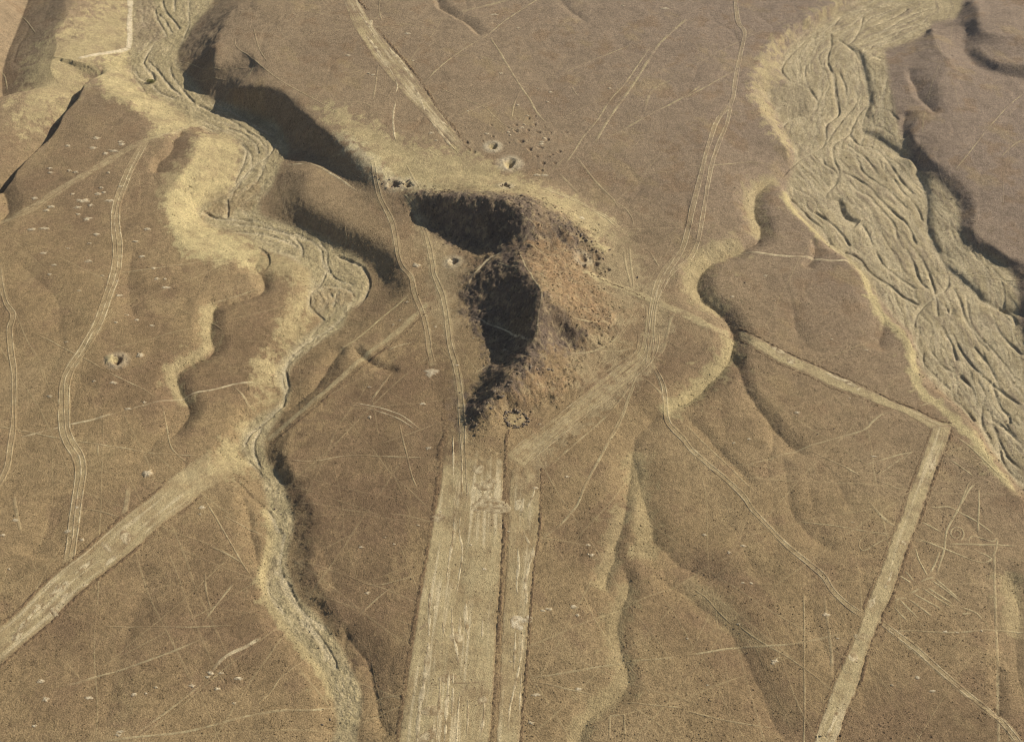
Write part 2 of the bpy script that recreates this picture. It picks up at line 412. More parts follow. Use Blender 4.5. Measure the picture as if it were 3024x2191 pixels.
add_gully(13.0, 40, 18, spline(survey('00', [(170,-160),(120,-20),(60,120),(5,260),(-30,400),(-20,560),(20,650)]), step=2.0), 0.1, 1.0)
for fr, dep, wa, wb, pts in GULLY:
    Q = spline(survey(fr, pts), step=2.0)
    q_ = np.arange(len(Q)) * 2.0
    Q = Q + np.column_stack([fbm(q_ / 11 + dep * 7, q_ * 0 + wa, 3), fbm(q_ / 11 + 50, q_ * 0 + wb + dep, 3)]) * 1.2
    add_gully(dep, wa, wb, Q)

# ---- river channels (small cut banks) in the beds
CH_E = [
 ('02', [(770,150),(860,170),(960,160)]), ('02', [(840,250),(780,310),(700,390),(660,470),(720,540),(820,570),(880,640),(900,700),(860,760),(700,810),(660,860)]),
 ('02', [(980,200),(990,300),(965,400),(1000,500),(1020,640),(1040,760),(960,830),(950,950),(880,1010),(760,1080),(640,1200)]),
 ('02', [(1200,110),(1180,200),(1120,290)]), ('02', [(1030,260),(1120,320),(1180,400)]), ('02', [(820,420),(815,520),(850,600),(910,690)]),
 ('02', [(1010,480),(1020,580),(1040,700)]), ('02', [(1040,480),(1080,560),(1090,640)]), ('02', [(1150,580),(1160,680),(1080,780),(1000,880),(960,960)]),
 ('02', [(1250,690),(1180,750),(1140,830),(1100,900),(1010,960),(1010,1060),(1040,1140),(1020,1220),(960,1290),(960,1380)]),
 ('02', [(930,1040),(950,1090),(1010,1130),(1030,1180),(1000,1230)]), ('02', [(1020,980),(1130,1010),(1170,1070),(1200,1140),(1290,1210),(1380,1270),(1460,1350),(1510,1400)]),
 ('02', [(1100,880),(1170,960),(1260,980),(1350,1050),(1420,1150),(1480,1230),(1560,1310)]), ('02', [(1040,1140),(1150,1180),(1250,1250),(1330,1340),(1420,1420),(1500,1500),(1560,1642)]),
 ('02', [(1100,1190),(1160,1260),(1240,1300),(1300,1370),(1400,1480),(1440,1600)]), ('02', [(1030,1320),(1050,1390),(1080,1440),(1170,1470),(1230,1540),(1270,1642)]),
 ('02', [(710,1310),(760,1360),(860,1460),(930,1520),(1000,1640)]), ('02', [(870,1400),(960,1460),(1050,1540),(1120,1640)]),
 ('02', [(1090,950),(1150,1000),(1230,1060),(1300,1160)]), ('02', [(1400,1180),(1470,1280),(1560,1380),(1600,1480)]),
 ('02', [(1500,60),(1380,130),(1250,180)]), ('02', [(1640,150),(1480,190),(1330,250),(1180,300)]), ('02', [(1700,40),(1500,110),(1330,210)]), ('02', [(1560,20),(1300,50),(1080,100),(1000,180)]),
 ('02', [(1250,360),(1330,400)]), ('02', [(1260,720),(1360,730),(1440,800)]), ('02', [(1220,830),(1330,850),(1400,900)]),
 ('12', [(1050,20),(1170,70),(1250,170),(1390,260),(1480,330),(1590,390)]), ('12', [(1280,10),(1340,120),(1440,200),(1560,280)]), ('12', [(1480,0),(1540,110),(1580,220),(1650,290)]),
 ('12', [(1560,30),(1640,170),(1670,270),(1690,360),(1700,470)]), ('12', [(1770,180),(1760,270),(1640,360),(1560,450),(1540,540)]), ('12', [(1800,260),(1850,370),(1890,480),(1960,600),(2060,700)]),
 ('12', [(1890,300),(1900,420),(1930,530),(2000,620),(2100,720),(2230,900)]), ('12', [(1600,690),(1610,780),(1690,860),(1780,950)]), ('12', [(1650,680),(1720,780),(1800,830)]),
 ('12', [(1720,520),(1790,640),(1830,760)]), ('12', [(1790,560),(1860,700),(1960,820),(2050,900),(2150,980),(2268,1060)]), ('12', [(1930,650),(2020,760),(2100,900)]),
 ('12', [(2060,890),(2090,1000),(2120,1070),(2170,1120),(2180,1180)]), ('12', [(2040,1080),(2060,1140),(2140,1190),(2220,1270),(2268,1310)]), ('12', [(1960,870),(2010,980),(1990,1090),(2000,1190),(2060,1290)]),
 ('12', [(1840,840),(1920,930),(1960,1060)]), ('12', [(1800,1010),(1880,1080),(1950,1160)]), ('12', [(2060,1160),(2110,1290),(2170,1400),(2250,1480)]), ('12', [(2100,1290),(2140,1440),(2240,1560)]),
 ('12', [(2070,500),(2120,580),(2200,660),(2268,720)]), ('12', [(2100,400),(2180,450),(2230,520)]), ('12', [(1740,380),(1780,440),(1790,400)]), ('12', [(1920,20),(1980,90)]),
]
CH_W = [
 ('00', [(1080,0),(1100,70),(1150,130),(1200,200)]), ('00', [(1160,0),(1165,80)]), ('00', [(1030,60),(1050,130),(1090,200),(1110,250)]), ('00', [(1020,300),(970,380),(960,430),(1020,500),(1030,550)]),
 ('00', [(880,430),(880,490),(940,570),(980,640)]), ('00', [(1010,560),(1060,610),(1120,640),(1180,660)]), ('00', [(900,470),(930,520),(1000,550)]), ('00', [(1130,440),(1150,510),(1220,600),(1300,690)]),
 ('00', [(980,400),(1060,480),(1120,560),(1210,640)]), ('00', [(1050,90),(1100,140),(1150,230)]),
 ('00', [(1300,690),(1420,740),(1540,800),(1640,870),(1720,920),(1760,980)]), ('00', [(1400,690),(1500,720),(1620,790),(1720,850),(1830,900)]), ('00', [(1500,850),(1620,890),(1700,960),(1720,1030)]),
 ('00', [(1600,950),(1640,1000),(1620,1080),(1580,1170),(1560,1230)]), ('00', [(1840,950),(1780,1040),(1680,1110),(1600,1190),(1520,1280),(1400,1340)]), ('00', [(1760,1090),(1740,1150),(1680,1230),(1560,1310)]),
 ('00', [(1510,1320),(1520,1400),(1510,1450)]), ('00', [(1350,1400),(1450,1450),(1600,1460),(1720,1470)]), ('00', [(1420,1530),(1600,1540),(1780,1560),(1900,1600),(2000,1642)]), ('00', [(1500,1480),(1700,1500),(1880,1540),(2060,1600)]),
 ('B', [(640,1100),(760,1110),(840,1180),(850,1250)]), ('B', [(800,1100),(900,1150),(960,1200),(980,1290),(1020,1360)]), ('B', [(950,1150),(1000,1220),(1000,1300),(1050,1380),(1170,1420)]), ('B', [(1040,1240),(1130,1270),(1220,1320),(1260,1400),(1240,1480),(1180,1560)]),
 ('B', [(580,1190),(640,1240),(640,1310),(580,1340)]), ('B', [(680,1160),(760,1140),(820,1190)]), ('B', [(880,1490),(900,1560),(970,1620)]), ('B', [(1000,1330),(960,1420),(900,1470),(890,1540)]),
 ('C', [(1040,320),(1070,270),(1150,240),(1250,240),(1340,270),(1390,330)]), ('C', [(1060,400),(1110,450),(1160,490)]), ('C', [(1200,290),(1240,350),(1220,400)]), ('C', [(1270,360),(1230,320),(1270,270)]),
 ('C', [(1340,440),(1200,560),(1040,660),(920,760),(870,860),(850,950),(870,1040),(840,1140),(700,1270),(600,1350),(560,1460)]), ('C', [(870,870),(890,980),(860,1080),(840,1150)]),
 ('C', [(700,1290),(640,1400),(640,1500),(690,1600)]), ('C', [(590,1540),(650,1600),(700,1660)]),
 ('20', [(1790,560),(1785,620),(1810,690),(1900,790)]), ('20', [(1850,480),(1920,600),(1980,720),(2080,880),(2200,1050),(2250,1180)]), ('20', [(1900,250),(1880,380),(1860,470)]), ('20', [(1830,500),(1900,560),(1950,680)]),
 ('20', [(1560,-100),(1690,30),(1800,130),(1870,260)]), ('20', [(2000,820),(2120,960),(2200,1100)]),
]
# ------------------------------------------------------------------ zones
def poly_world(P, z):
    G = ground(P, z)
    return spline(np.column_stack([G, z]), n=6)[:, :2]
east_poly = np.vstack([poly_world(*ELp), poly_world(*EROp)[::-1]])
west_poly = np.vstack([poly_world(*WLp), poly_world(*WRp)[::-1]])
hill_poly = spline(survey('A', [(205,135),(400,125),(640,125),(900,150),(1080,210),(1250,300),(1390,420),(1400,560),(1440,720),(1490,880),(1470,1010),(1390,1090),(1260,1120),
     (1280,1240),(1230,1360),(1080,1440),(930,1480),(740,1540),(560,1570),(540,1420),(620,1300),(690,1170),(640,1000),(540,880),(530,720),(560,620),(600,500),(480,450),(380,370),(270,290),(215,220)]), n=6, closed=True)
E_IN, W_IN, H_IN = inside(east_poly), inside(west_poly), inside(hill_poly)
def soft(mask, rad):
    return blur(mask.astype(np.float32), rad)
E_S, W_S, H_S = soft(E_IN, 2), soft(W_IN, 2), soft(H_IN, 6)
BED = np.clip(E_S + W_S, 0, 1)

# braided gravel: ridged noise stretched along the flow
def flow_coords(parts, zlev):
    Q = spline(np.vstack([ground(px(f, p), np.full(len(p), zlev)) for f, p in parts]), step=6.0)
    return Q
centre_e = flow_coords([('02', [(1500,20),(1150,180),(950,350),(950,600),(950,800),(970,1000),(1120,1200),(1300,1400),(1450,1642)]), ('12', [(1560,150),(1700,450),(1850,800),(2050,1200),(2268,1450),(2500,1800)])], -9)
centre_w = flow_coords([('00', [(1100,-100),(1080,150),(1000,350),(1080,520),(1300,720),(1550,830),(1700,1000),(1550,1250),(1500,1400),(1700,1520),(2050,1642)]), ('C', [(1100,80),(1280,330),(1100,570),(870,850),(860,1050),(640,1330),(640,1500)]), ('20', [(1850,100),(1850,450),(1900,700),(2150,1000),(2268,1300),(2268,1642)])], -15)
def flow_noise(Q, M, ls, lt, seed):
    r = polydist(Q, 95.0)
    S, D, T = r
    L = np.sum(np.hypot(*(np.diff(Q, axis=0).T)))
    s = T * L
    wx = fbm(GX[S] / 30 + seed, GY[S] / 30, 2) * 9
    wy = fbm(GX[S] / 12 + seed + 40, GY[S] / 12, 2) * 3.0
    n1 = perlin((s + wx) / ls, (D + wy + wx * 0.6) / lt)
    n2 = perlin((s - wx) / (ls * 0.45) + 7, (D + wy) / (lt * 0.5) + 3)
    out = np.zeros(GX.shape, np.float32)
    LINESF[S] = np.maximum(LINESF[S], np.exp(-(n1 / 0.055) ** 2) * M[S])
    rid = 0.5 - np.abs(n1) * 1.6
    out[S] = (rid * 0.9 + (0.3 - np.abs(n2)) * 0.55 ).astype(np.float32)
    return out * M
LINESF = np.zeros(GX.shape, np.float32)
braid = flow_noise(centre_e, E_S, 26, 3.4, 0) * 1.0 + flow_noise(centre_w, W_S, 20, 3.0, 11) * 0.8
fine = flow_noise(centre_e, E_S, 9, 1.3, 23) + flow_noise(centre_w, W_S, 8, 1.2, 37)
GZ -= (0.14 * braid + 0.15 * fine) * BED
GZ += W_S * (0.55 * np.maximum(fbm(GX / 4.0, GY / 4.0, 4, 0.65), -0.2) + 0.3 * fbm(GX / 9, GY / 9, 2))
GZ += E_S * 0.22 * fbm(GX / 3.5, GY / 3.5, 4, 0.65)
CHAN = np.zeros(GX.shape, np.float32)

CUT = np.zeros(GX.shape, np.float32)
def add_bank(Q, depth, w, side, mask=None, pale=1.0, rough=1.0):
    r = polydist(Q, w * 3)
    if r is None: return
    S, D, T = r
    e = sm(0, 0.06, T) * sm(0, 0.06, 1 - T) * np.clip(0.8 + rough * fbm(GX[S] / 16, GY[S] / 16 + 9, 2), 0.3, 1.3)
    d = D * side
    d = d + w * 0.4 * rough * fbm(GX[S] / 6, GY[S] / 6, 2)
    f = np.where(d > 0, np.clip(1 - d / (w * 0.75), 0, 1), np.clip(1 + d / (w * 3.0), 0, 1) ** 1.3)
    if mask is not None: e = e * mask[S]
    CUT[S] = np.maximum(CUT[S], (depth * f * e).astype(np.float32))
    c = pale * np.where(d > 0, 0, np.clip(1 + d / (w * 2.2), 0, 1)) * sm(0, .05, T) * sm(0, .05, 1 - T)
    CHAN[S] = np.maximum(CHAN[S], c)
for k, (fr, pts) in enumerate(CH_E):
    Q = spline(survey(fr, pts), step=2.0)
    add_bank(Q, 0.85 + 0.7 * random.random() ** 2, 1.0, 1)
for k, (fr, pts) in enumerate(CH_W):
    Q = spline(survey(fr, pts), step=2.0)
    add_bank(Q, (0.6 + 0.6 * random.random() ** 2) * (0.6 if fr == '20' else 1.1), 1.0, 1)
def strands(Q, half, n, mask, lmin, lmax, wander, dep):
    d = np.gradient(Q, axis=0); d /= np.hypot(d[:, 0], d[:, 1])[:, None]
    for ax in (0, 1): d[:, ax] = np.convolve(np.pad(d[:, ax], 4, mode='edge'), np.ones(9) / 9, mode='valid')
    nv = np.column_stack([-d[:, 1], d[:, 0]])
    for k in range(n):
        m = int((lmin + (lmax - lmin) * random.random()) / 6.0)
        a = random.randint(-5, len(Q) - 10); i = np.arange(max(0, a), min(len(Q), a + m))
        if len(i) < 6: continue
        t0 = (2 * random.random() - 1) * half; t1 = t0 + (random.random() - 0.5) * half * 0.7
        t = np.linspace(t0, t1, len(i)) + wander * fbm(i / 5.0 + k * 31.7, np.zeros(len(i)) + k * 3.3, 2)
        P = spline(Q[i] + nv[i] * t[:, None], step=2.0)
        add_bank(P, dep * (0.3 + random.random() ** 2), 0.6 + 0.5 * random.random(), 1 if random.random() < 0.8 else -1, mask, 0.4 + 0.6 * random.random())
strands(centre_e, 62, 230, E_S, 90, 320, 8.0, 0.38)
strands(centre_w, 22, 60, W_S, 30, 110, 3.5, 0.5)
add_bank(spline(poly_world(*ERIp)[:, :2], step=2.0), 0.5, 1.4, 1, rough=0.3)
# deep notch in the gravel island
add_bank(spline(survey('02', [(1035,1310),(1060,1390),(1090,1440),(1180,1480)]), step=2.0), 2.6, 4.0, 1, rough=0.3)
GZ -= CUT

# ---- faint drainage lines over the whole pampa
_dx = GX + 14 * fbm(GX / 50, GY / 50, 2); _dy = GY + 14 * fbm(GX / 50 + 30, GY / 50 + 60, 2)
_dn = perlin(_dx / 34 + 3, _dy / 75 - GX / 160)
_dn2 = perlin(_dx / 17 + 13, _dy / 42 + GX / 90)
_keep = (1 - BED) * (1 - H_S)
GZ -= _keep * (0.38 * np.clip(1 - np.abs(_dn) / 0.16, 0, 1) ** 1.5 * np.clip(0.5 + 1.5 * perlin(GX / 80, GY / 80 + 9), 0, 1)
               + 0.20 * np.clip(1 - np.abs(_dn2) / 0.2, 0, 1) ** 1.5 * np.clip(0.4 + 1.5 * perlin(GX / 60 + 4, GY / 60), 0, 1))
# ---- roughness
rough = fbm(GX / 55, GY / 55, 3) * 1.0
GZ += rough * (1 - BED) * 0.7
hill_rough = fbm(GX / 7, GY / 7, 4, 0.6)
GZ += H_S * (hill_rough * 1.3 + 0.9 * perlin(GX / 16, GY / 16) + 0.3 * fbm(GX / 2.2, GY / 2.2, 2))
GZ += 0.10 * fbm(GX / 3.0, GY / 3.0, 3, 0.6)
rill = fbm(GX / 4 + GY / 9, GY / 14 - GX / 30, 3)
def slope_mag():
    gy = np.gradient(GZ, axis=0) / np.maximum(np.gradient(YR)[:, None], 1e-3)
    gx = np.gradient(GZ, axis=1) / (HW[:, None] * (UC[1] - UC[0]))
    return gx - gy * 0, gy
gx_, gy_ = slope_mag()
steep = sm(0.18, 0.5, np.hypot(gx_, gy_)) * (1 - BED)
GZ += blur(steep, 2) * (rill * 0.12 + 0.22 * fbm(GX / 2.4, GY / 2.4, 3, 0.65))

# ---- looters' pits and spoil: position, radius, depth, rim
PITS = [('01', x, y, r, d) for x, y, r, d in [
 (1008,975,3.6,2.4),(1120,1087,4.6,3.0),(830,948,2.2,1.6),(880,1012,2.0,1.4),(940,940,1.4,0.9),(1005,910,1.6,1.1),(1160,833,1.8,1.2),(1160,873,2.2,1.6),(1245,788,1.9,1.3),
 (1283,830,1.8,1.2),(1240,868,1.8,1.2),(1310,882,2.2,1.6),(1110,850,1.5,1.0),(1195,942,2.8,2.0),(1112,950,1.4,0.9),(1252,992,2.2,1.6),(1325,985,2.2,1.6),(1370,930,2.2,1.6),
 (1300,1043,1.6,1.1),(1340,1085,2.2,1.6),(1420,1085,1.8,1.3),(1448,1010,2.0,1.4),(1400,1030,1.5,1.0),(1330,1135,1.8,1.2),(1350,848,1.4,0.9),(1400,820,1.3,0.8),(1495,880,1.8,1.2),
 (1170,790,1.4,0.9),(1290,772,1.3,0.8),(1390,885,1.4,1.0),(995,832,1.5,1.0),(840,850,1.3,0.9),(925,905,1.2,0.8),(1380,1045,1.3,0.9)]]
PITS += [('10', 778,752,3.6,2.8), ('A', 487,560,3.4,2.2), ('A', 1272,540,3.2,2.4), ('A', 1360,535,2.8,2.0), ('A', 1355,580,2.0,1.4), ('A', 1430,612,1.8,1.3), ('A', 1280,597,1.6,1.2),
         ('A', 130,92,4.0,2.8), ('A', 212,95,3.2,2.4), ('A', 808,100,3.2,2.4), ('A', 910,165,2.2,1.5), ('A', 890,163,1.6,1.2)]
pit_world = []
for fr, x, y, r, d in PITS:
    c = survey(fr, [(x, y)])[0]; r *= 0.85
    pit_world.append((c, r, d))
    S = slab(np.array([c, c]), r * 3)
    q = np.hypot(GX[S] - c[0], GY[S] - c[1]) / r
    q = q * (1 + 0.6 * fbm(GX[S] / (r * 1.1) + x, GY[S] / (r * 1.1), 2))
    GZ[S] += (-d * (1 if r > 2.4 else 0.6) * np.clip(1 - q * q, 0, 1) ** 1.3 + 0.12 * d * np.exp(-((q - 1.3) / 0.5) ** 2)).astype(np.float32)

# ------------------------------------------------------------------ ground colour, tinted greyer and mauver with distance and to the right
def C(*a): return np.array(a, np.float32)
BROWN = C(0.302, 0.214, 0.112)
UMBER = C(0.197, 0.131, 0.075)
GREYB = C(0.290, 0.216, 0.139)
MAUVE = C(0.266, 0.203, 0.154)
PALE = C(0.500, 0.408, 0.212)
GRAVEL = C(0.370, 0.300, 0.172)
RED = C(0.315, 0.205, 0.108)
ROCK = C(0.130, 0.098, 0.078)
WHITE = C(0.62, 0.52, 0.35)
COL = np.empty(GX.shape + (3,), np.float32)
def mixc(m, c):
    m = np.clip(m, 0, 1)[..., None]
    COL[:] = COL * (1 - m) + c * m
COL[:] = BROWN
n_lo = fbm(GX / 70, GY / 70, 4)
n_mid = fbm(GX / 18, GY / 18, 4, 0.6)
mixc(sm(-0.05, 0.5, n_lo) * 0.6, UMBER)
mixc(sm(0.05, 0.7, -n_lo) * 0.35, C(0.335, 0.25, 0.14))
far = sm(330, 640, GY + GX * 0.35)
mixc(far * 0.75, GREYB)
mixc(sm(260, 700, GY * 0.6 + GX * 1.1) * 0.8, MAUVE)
mixc(sm(0.1, 0.55, n_mid + 0.4 * n_lo) * 0.55, UMBER)
mixc(sm(0.2, 0.6, fbm(GX / 26 + GY / 60 + 50, GY / 34, 4, 0.6)) * 0.35, C(0.352, 0.262, 0.135))

ZN = {}
Z2 = 0.6 * fbm(GX / 2.2 + GY / 7, GY / 5, 2)
Z3 = np.clip(0.9 + 0.7 * fbm(GX / 12 + 5, GY / 12, 3), 0, 1)
def zone(frame, pts, colour, amount, feather=6, noise=1.1, ns=8):
    if ns not in ZN: ZN[ns] = fbm(GX / ns, GY / ns, 4, 0.7) + Z2
    Q = spline(survey(frame, pts), n=6, closed=True)
    S = slab(Q, 40.0)
    m = blur(inside(Q)[S].astype(np.float32), feather)
    m = sm(0.2, 0.8, m + noise * ZN[ns][S] * 4 * m * (1 - m)) * Z3[S]
    m = np.clip(m * amount, 0, 1)[..., None]
    COL[S] = COL[S] * (1 - m) + colour * m
def stroke(frame, pts, colour, amount, width, noise=1.2, ns=5):
    Q = spline(survey(frame, pts), step=3.0)
    r = polydist(Q, width * 1.8)
    if r is None: return
    S, D, T = r
    m = np.clip(1 - np.abs(D) / width * (1 + noise * ZN5[S]), 0, 1) * sm(0, .06, T) * sm(0, .06, 1 - T)
    m = np.clip(sm(0, 0.75, m) * amount, 0, 1)[..., None]
    COL[S] = COL[S] * (1 - m) + colour * m
ZN5 = fbm(GX / 5, GY / 5, 2)

# soil of the pampa: darker pavement, redder near the hill
zone('11', [(0,1000),(300,780),(600,600),(800,900),(760,1250),(640,1642),(0,1900),(-400,1500)], UMBER, 0.75, 16)
zone('20', [(1950,100),(2268,-100),(2700,0),(2600,700),(2400,1200),(2268,900),(2100,600)], UMBER, 0.7, 14)
zone('20', [(800,300),(1500,300),(1700,700),(1600,1100),(900,1200),(600,1642),(100,1500),(500,1000)], UMBER, 0.4, 24)
zone('22', [(0,300),(500,600),(700,1000),(900,1642),(300,1642),(100,900)], UMBER, 0.3, 24)
zone('10', [(1440,390),(1750,290),(1960,60),(1960,350),(1850,560),(1700,700),(1500,800),(1400,700)], UMBER, 0.5, 8)
zone('00', [(660,640),(840,660),(1000,810),(960,930),(700,1080),(400,1200),(250,1050),(400,780)], UMBER, 0.3, 10)
zone('00', [(1020,960),(1280,920),(1270,1060),(1180,1200),(1090,1330),(1130,1500),(1000,1600),(860,1300)], UMBER, 0.35, 10)
# pale sand banks
zone('00', [(150,420),(420,200),(640,60),(860,-100),(870,340),(640,420),(560,560),(380,740),(230,860),(60,900),(180,600)], PALE, 0.62, 14)
zone('00', [(650,440),(860,360),(900,560),(1150,700),(1330,800),(1180,900),(980,940),(1020,800),(860,700),(700,630)], PALE, 0.75, 5)
zone('00', [(1320,900),(1500,880),(1600,960),(1590,1100),(1500,1300),(1330,1390),(1340,1500),(1700,1642),(1250,1700),(1110,1450),(1100,1300),(1220,1160)], PALE, 0.75, 6)
zone('C', [(300,0),(700,-20),(1050,80),(1040,400),(1000,620),(850,760),(790,950),(840,1060),(640,1210),(540,1400),(640,1643),(300,1643),(350,1450),(560,1250),(680,1000),(600,860),(820,620),(850,400),(960,200)], PALE, 0.6, 8)
zone('B', [(-20,900),(60,700),(200,800),(230,1000),(480,1120),(600,1220),(480,1300),(200,1240),(60,1120)], PALE, 0.55, 8)
zone('B', [(1020,500),(1200,560),(1400,740),(1640,820),(1640,870),(1400,830),(1250,740),(1150,620)], C(0.50,0.43,0.27), 0.7, 5)
zone('01', [(-200,660),(200,820),(480,960),(860,1030),(1300,1220),(1640,1360),(1820,1530),(1700,1600),(1300,1330),(900,1290),(500,1280),(300,1150),(0,880)], PALE, 0.6, 8)
zone('A', [(1250,290),(1420,300),(1560,420),(1640,620),(1560,900),(1500,1100),(1300,1300),(1200,1150),(1480,950),(1400,700),(1320,560),(1420,470)], C(0.41,0.32,0.18), 0.6, 10)
zone('A', [(300,250),(400,420),(520,520),(560,640),(480,800),(520,980),(480,1000),(330,900),(360,600),(250,450)], C(0.40,0.31,0.175), 0.55, 8)
zone('02', [(1050,-50),(1180,0),(900,170),(690,340),(640,450),(690,540),(580,610),(590,690),(690,870),(740,1050),(600,880),(480,700),(460,560),(540,350),(760,170)], PALE, 0.6, 8)
zone('11', [(1150,1420),(1400,1230),(1700,980),(2000,740),(2050,500),(1980,250),(2130,250),(2200,500),(2030,830),(1800,1030),(1450,1320),(1250,1500)], C(0.385,0.30,0.17), 0.65, 8)
stroke('12', [(-150,1120),(60,990),(180,870),(270,790),(315,700),(330,600)], PALE, 0.6, 7)
stroke('12', [(420,-10),(250,20),(150,80),(80,160),(60,240),(90,330),(200,400),(290,470)], PALE, 0.45, 9)
stroke('02', [(640,1190),(520,1240),(465,1300),(460,1420),(490,1500),(480,1600)], PALE, 0.45, 7)
stroke('02', [(690,1240),(690,1320),(740,1400),(830,1490),(960,1620),(1150,1760),(1250,1960),(1330,2110),(1500,2280),(1530,2400),(1560,2560),(1720,2710),(1950,2930),(2030,3060),(2268,3340)], PALE, 0.8, 4.2)
stroke('21', [(1880,80),(1800,300),(1790,420),(1740,560),(1700,640)], PALE, 0.35, 6)
stroke('21', [(1960,-300),(1960,-100),(1980,80),(2010,250),(2020,450)], PALE, 0.35, 8)
stroke('21', [(1890,560),(1890,680),(1820,820),(1810,950),(1850,1120),(1870,1250),(1740,1400),(1600,1520),(1540,1700)], PALE, 0.32, 6)
stroke('22', [(0,560),(100,640),(300,800),(420,940),(560,1020)], PALE, 0.2, 6)
stroke('10', [(1440,360),(1380,440),(1370,540),(1385,640),(1360,690),(1240,750),(1150,810),(1140,900),(1220,1010),(1230,1080)], PALE, 0.5, 5)
stroke('10', [(1720,130),(1620,100),(1500,70),(1300,60)], PALE, 0.35, 5)
stroke('20', [(1740,60),(1810,220),(1790,380),(1740,530),(1770,640),(1900,870),(2060,1080),(2180,1250),(2200,1400)], PALE, 0.6, 4)
stroke('00', [(1430,20),(1300,140),(1230,240),(1160,360),(1180,470)], PALE, 0.3, 4)
stroke('22', [(2190,500),(2180,640),(2200,760),(2190,960)], PALE, 0.35, 7)
# gravel of the beds
mixc(W_S * 0.85, GRAVEL)
mixc(E_S * 0.85, C(0.322,0.256,0.163))
mixc(BED * sm(-0.05, 0.35, braid) * 0.35, PALE)
mixc(BED * sm(0.05, 0.5, -braid + 0.25 * n_mid) * 0.35, C(0.28, 0.213, 0.128))
mixc(BED * np.clip(LINESF * (0.5 + 1.5 * n_mid), 0, 1) * 0.75, C(0.48, 0.388, 0.236))
mixc(BED * np.clip(CHAN, 0, 1) * 0.9, C(0.51, 0.422, 0.268))
zone('00', [(900,0),(1010,0),(1040,150),(1100,260),(960,290),(890,340)], GREYB, 0.6, 4)
zone('B', [(260,950),(430,850),(580,800),(560,940),(420,980),(260,1030)], BROWN, 0.6, 4)
zone('C', [(1050,320),(1120,250),(1200,260),(1240,330),(1200,420),(1140,480),(1070,400)], BROWN, 0.55, 4)
zone('C', [(1230,310),(1290,260),(1380,300),(1360,360),(1270,370)], BROWN, 0.6, 4)
zone('02', [(570,620),(720,560),(860,620),(890,700),(840,750),(680,780)], C(0.33,0.265,0.165), 0.7, 5)
# hill rock: dark varnished rubble, densest on crest and west faces, rust-red scree to the east
zone('A', [(215,140),(640,140),(900,170),(1100,260),(1300,430),(1240,480),(1060,470),(940,470),(960,640),(1060,760),(1180,900),(1290,1000),(1260,1090),(1000,1080),(1060,1200),(860,1380),(560,1580),(535,1420),(640,1300),(700,1160),(620,960),(550,860),(550,700),(660,600),(760,480),(560,470),(420,390),(300,300)], ROCK, 0.8, 7, 0.9, 6)
zone('A', [(1000,400),(1200,480),(1300,560),(1300,680),(1440,840),(1470,920),(1300,900),(1150,780),(980,620),(920,480)], RED, 0.7, 12, 0.9, 7)
zone('A', [(880,1260),(1040,1190),(1180,1260),(1200,1340),(1050,1400),(900,1390),(840,1340)], RED, 0.6, 9, 0.9, 7)
zone('A', [(900,420),(1000,380),(1200,460),(1060,480)], RED, 0.5, 6, 0.9, 7)
zone('A', [(460,1500),(470,1300),(540,1280),(530,1500)], ROCK, 0.35, 6, 0.9, 5)
mixc(H_S * sm(0.05, 0.55, fbm(GX / 4.5 + 30, GY / 4.5, 4, 0.75)) * 0.6, C(0.385, 0.295, 0.165))
mixc(H_S * sm(0.15, 0.5, fbm(GX / 2.6 + 80, GY / 2.6, 3, 0.75)) * 0.35, ROCK)
# spoil thrown out of pits
for (c, r, d), (fr, x, y, rr, dd) in zip(pit_world, PITS):
    S = slab(np.array([c, c]), r * 4)
    q = np.hypot(GX[S] - c[0], GY[S] - c[1]) / r
    big = 1.0 if (fr == '01' and rr > 3.0) else (0.55 if rr > 3 else 0.08)
    m = np.zeros(GX.shape, np.float32)
    m[S] = sm(2.7, 1.1, q * (1 + 0.3 * fbm(GX[S] / 4, GY[S] / 4, 2))) * big if False else np.clip((1 - np.abs(q - 1.3) / 1.2) * (1 + 0.9 * fbm(GX[S] / 3, GY[S] / 3, 2)), 0, 1) * big
    mixc(m * 0.75, WHITE * 0.85)
# mottling
mot = 1 + 0.20 * n_mid + 0.16 * fbm(GX / 5, GY / 5, 3, 0.65)
COL *= mot[..., None]

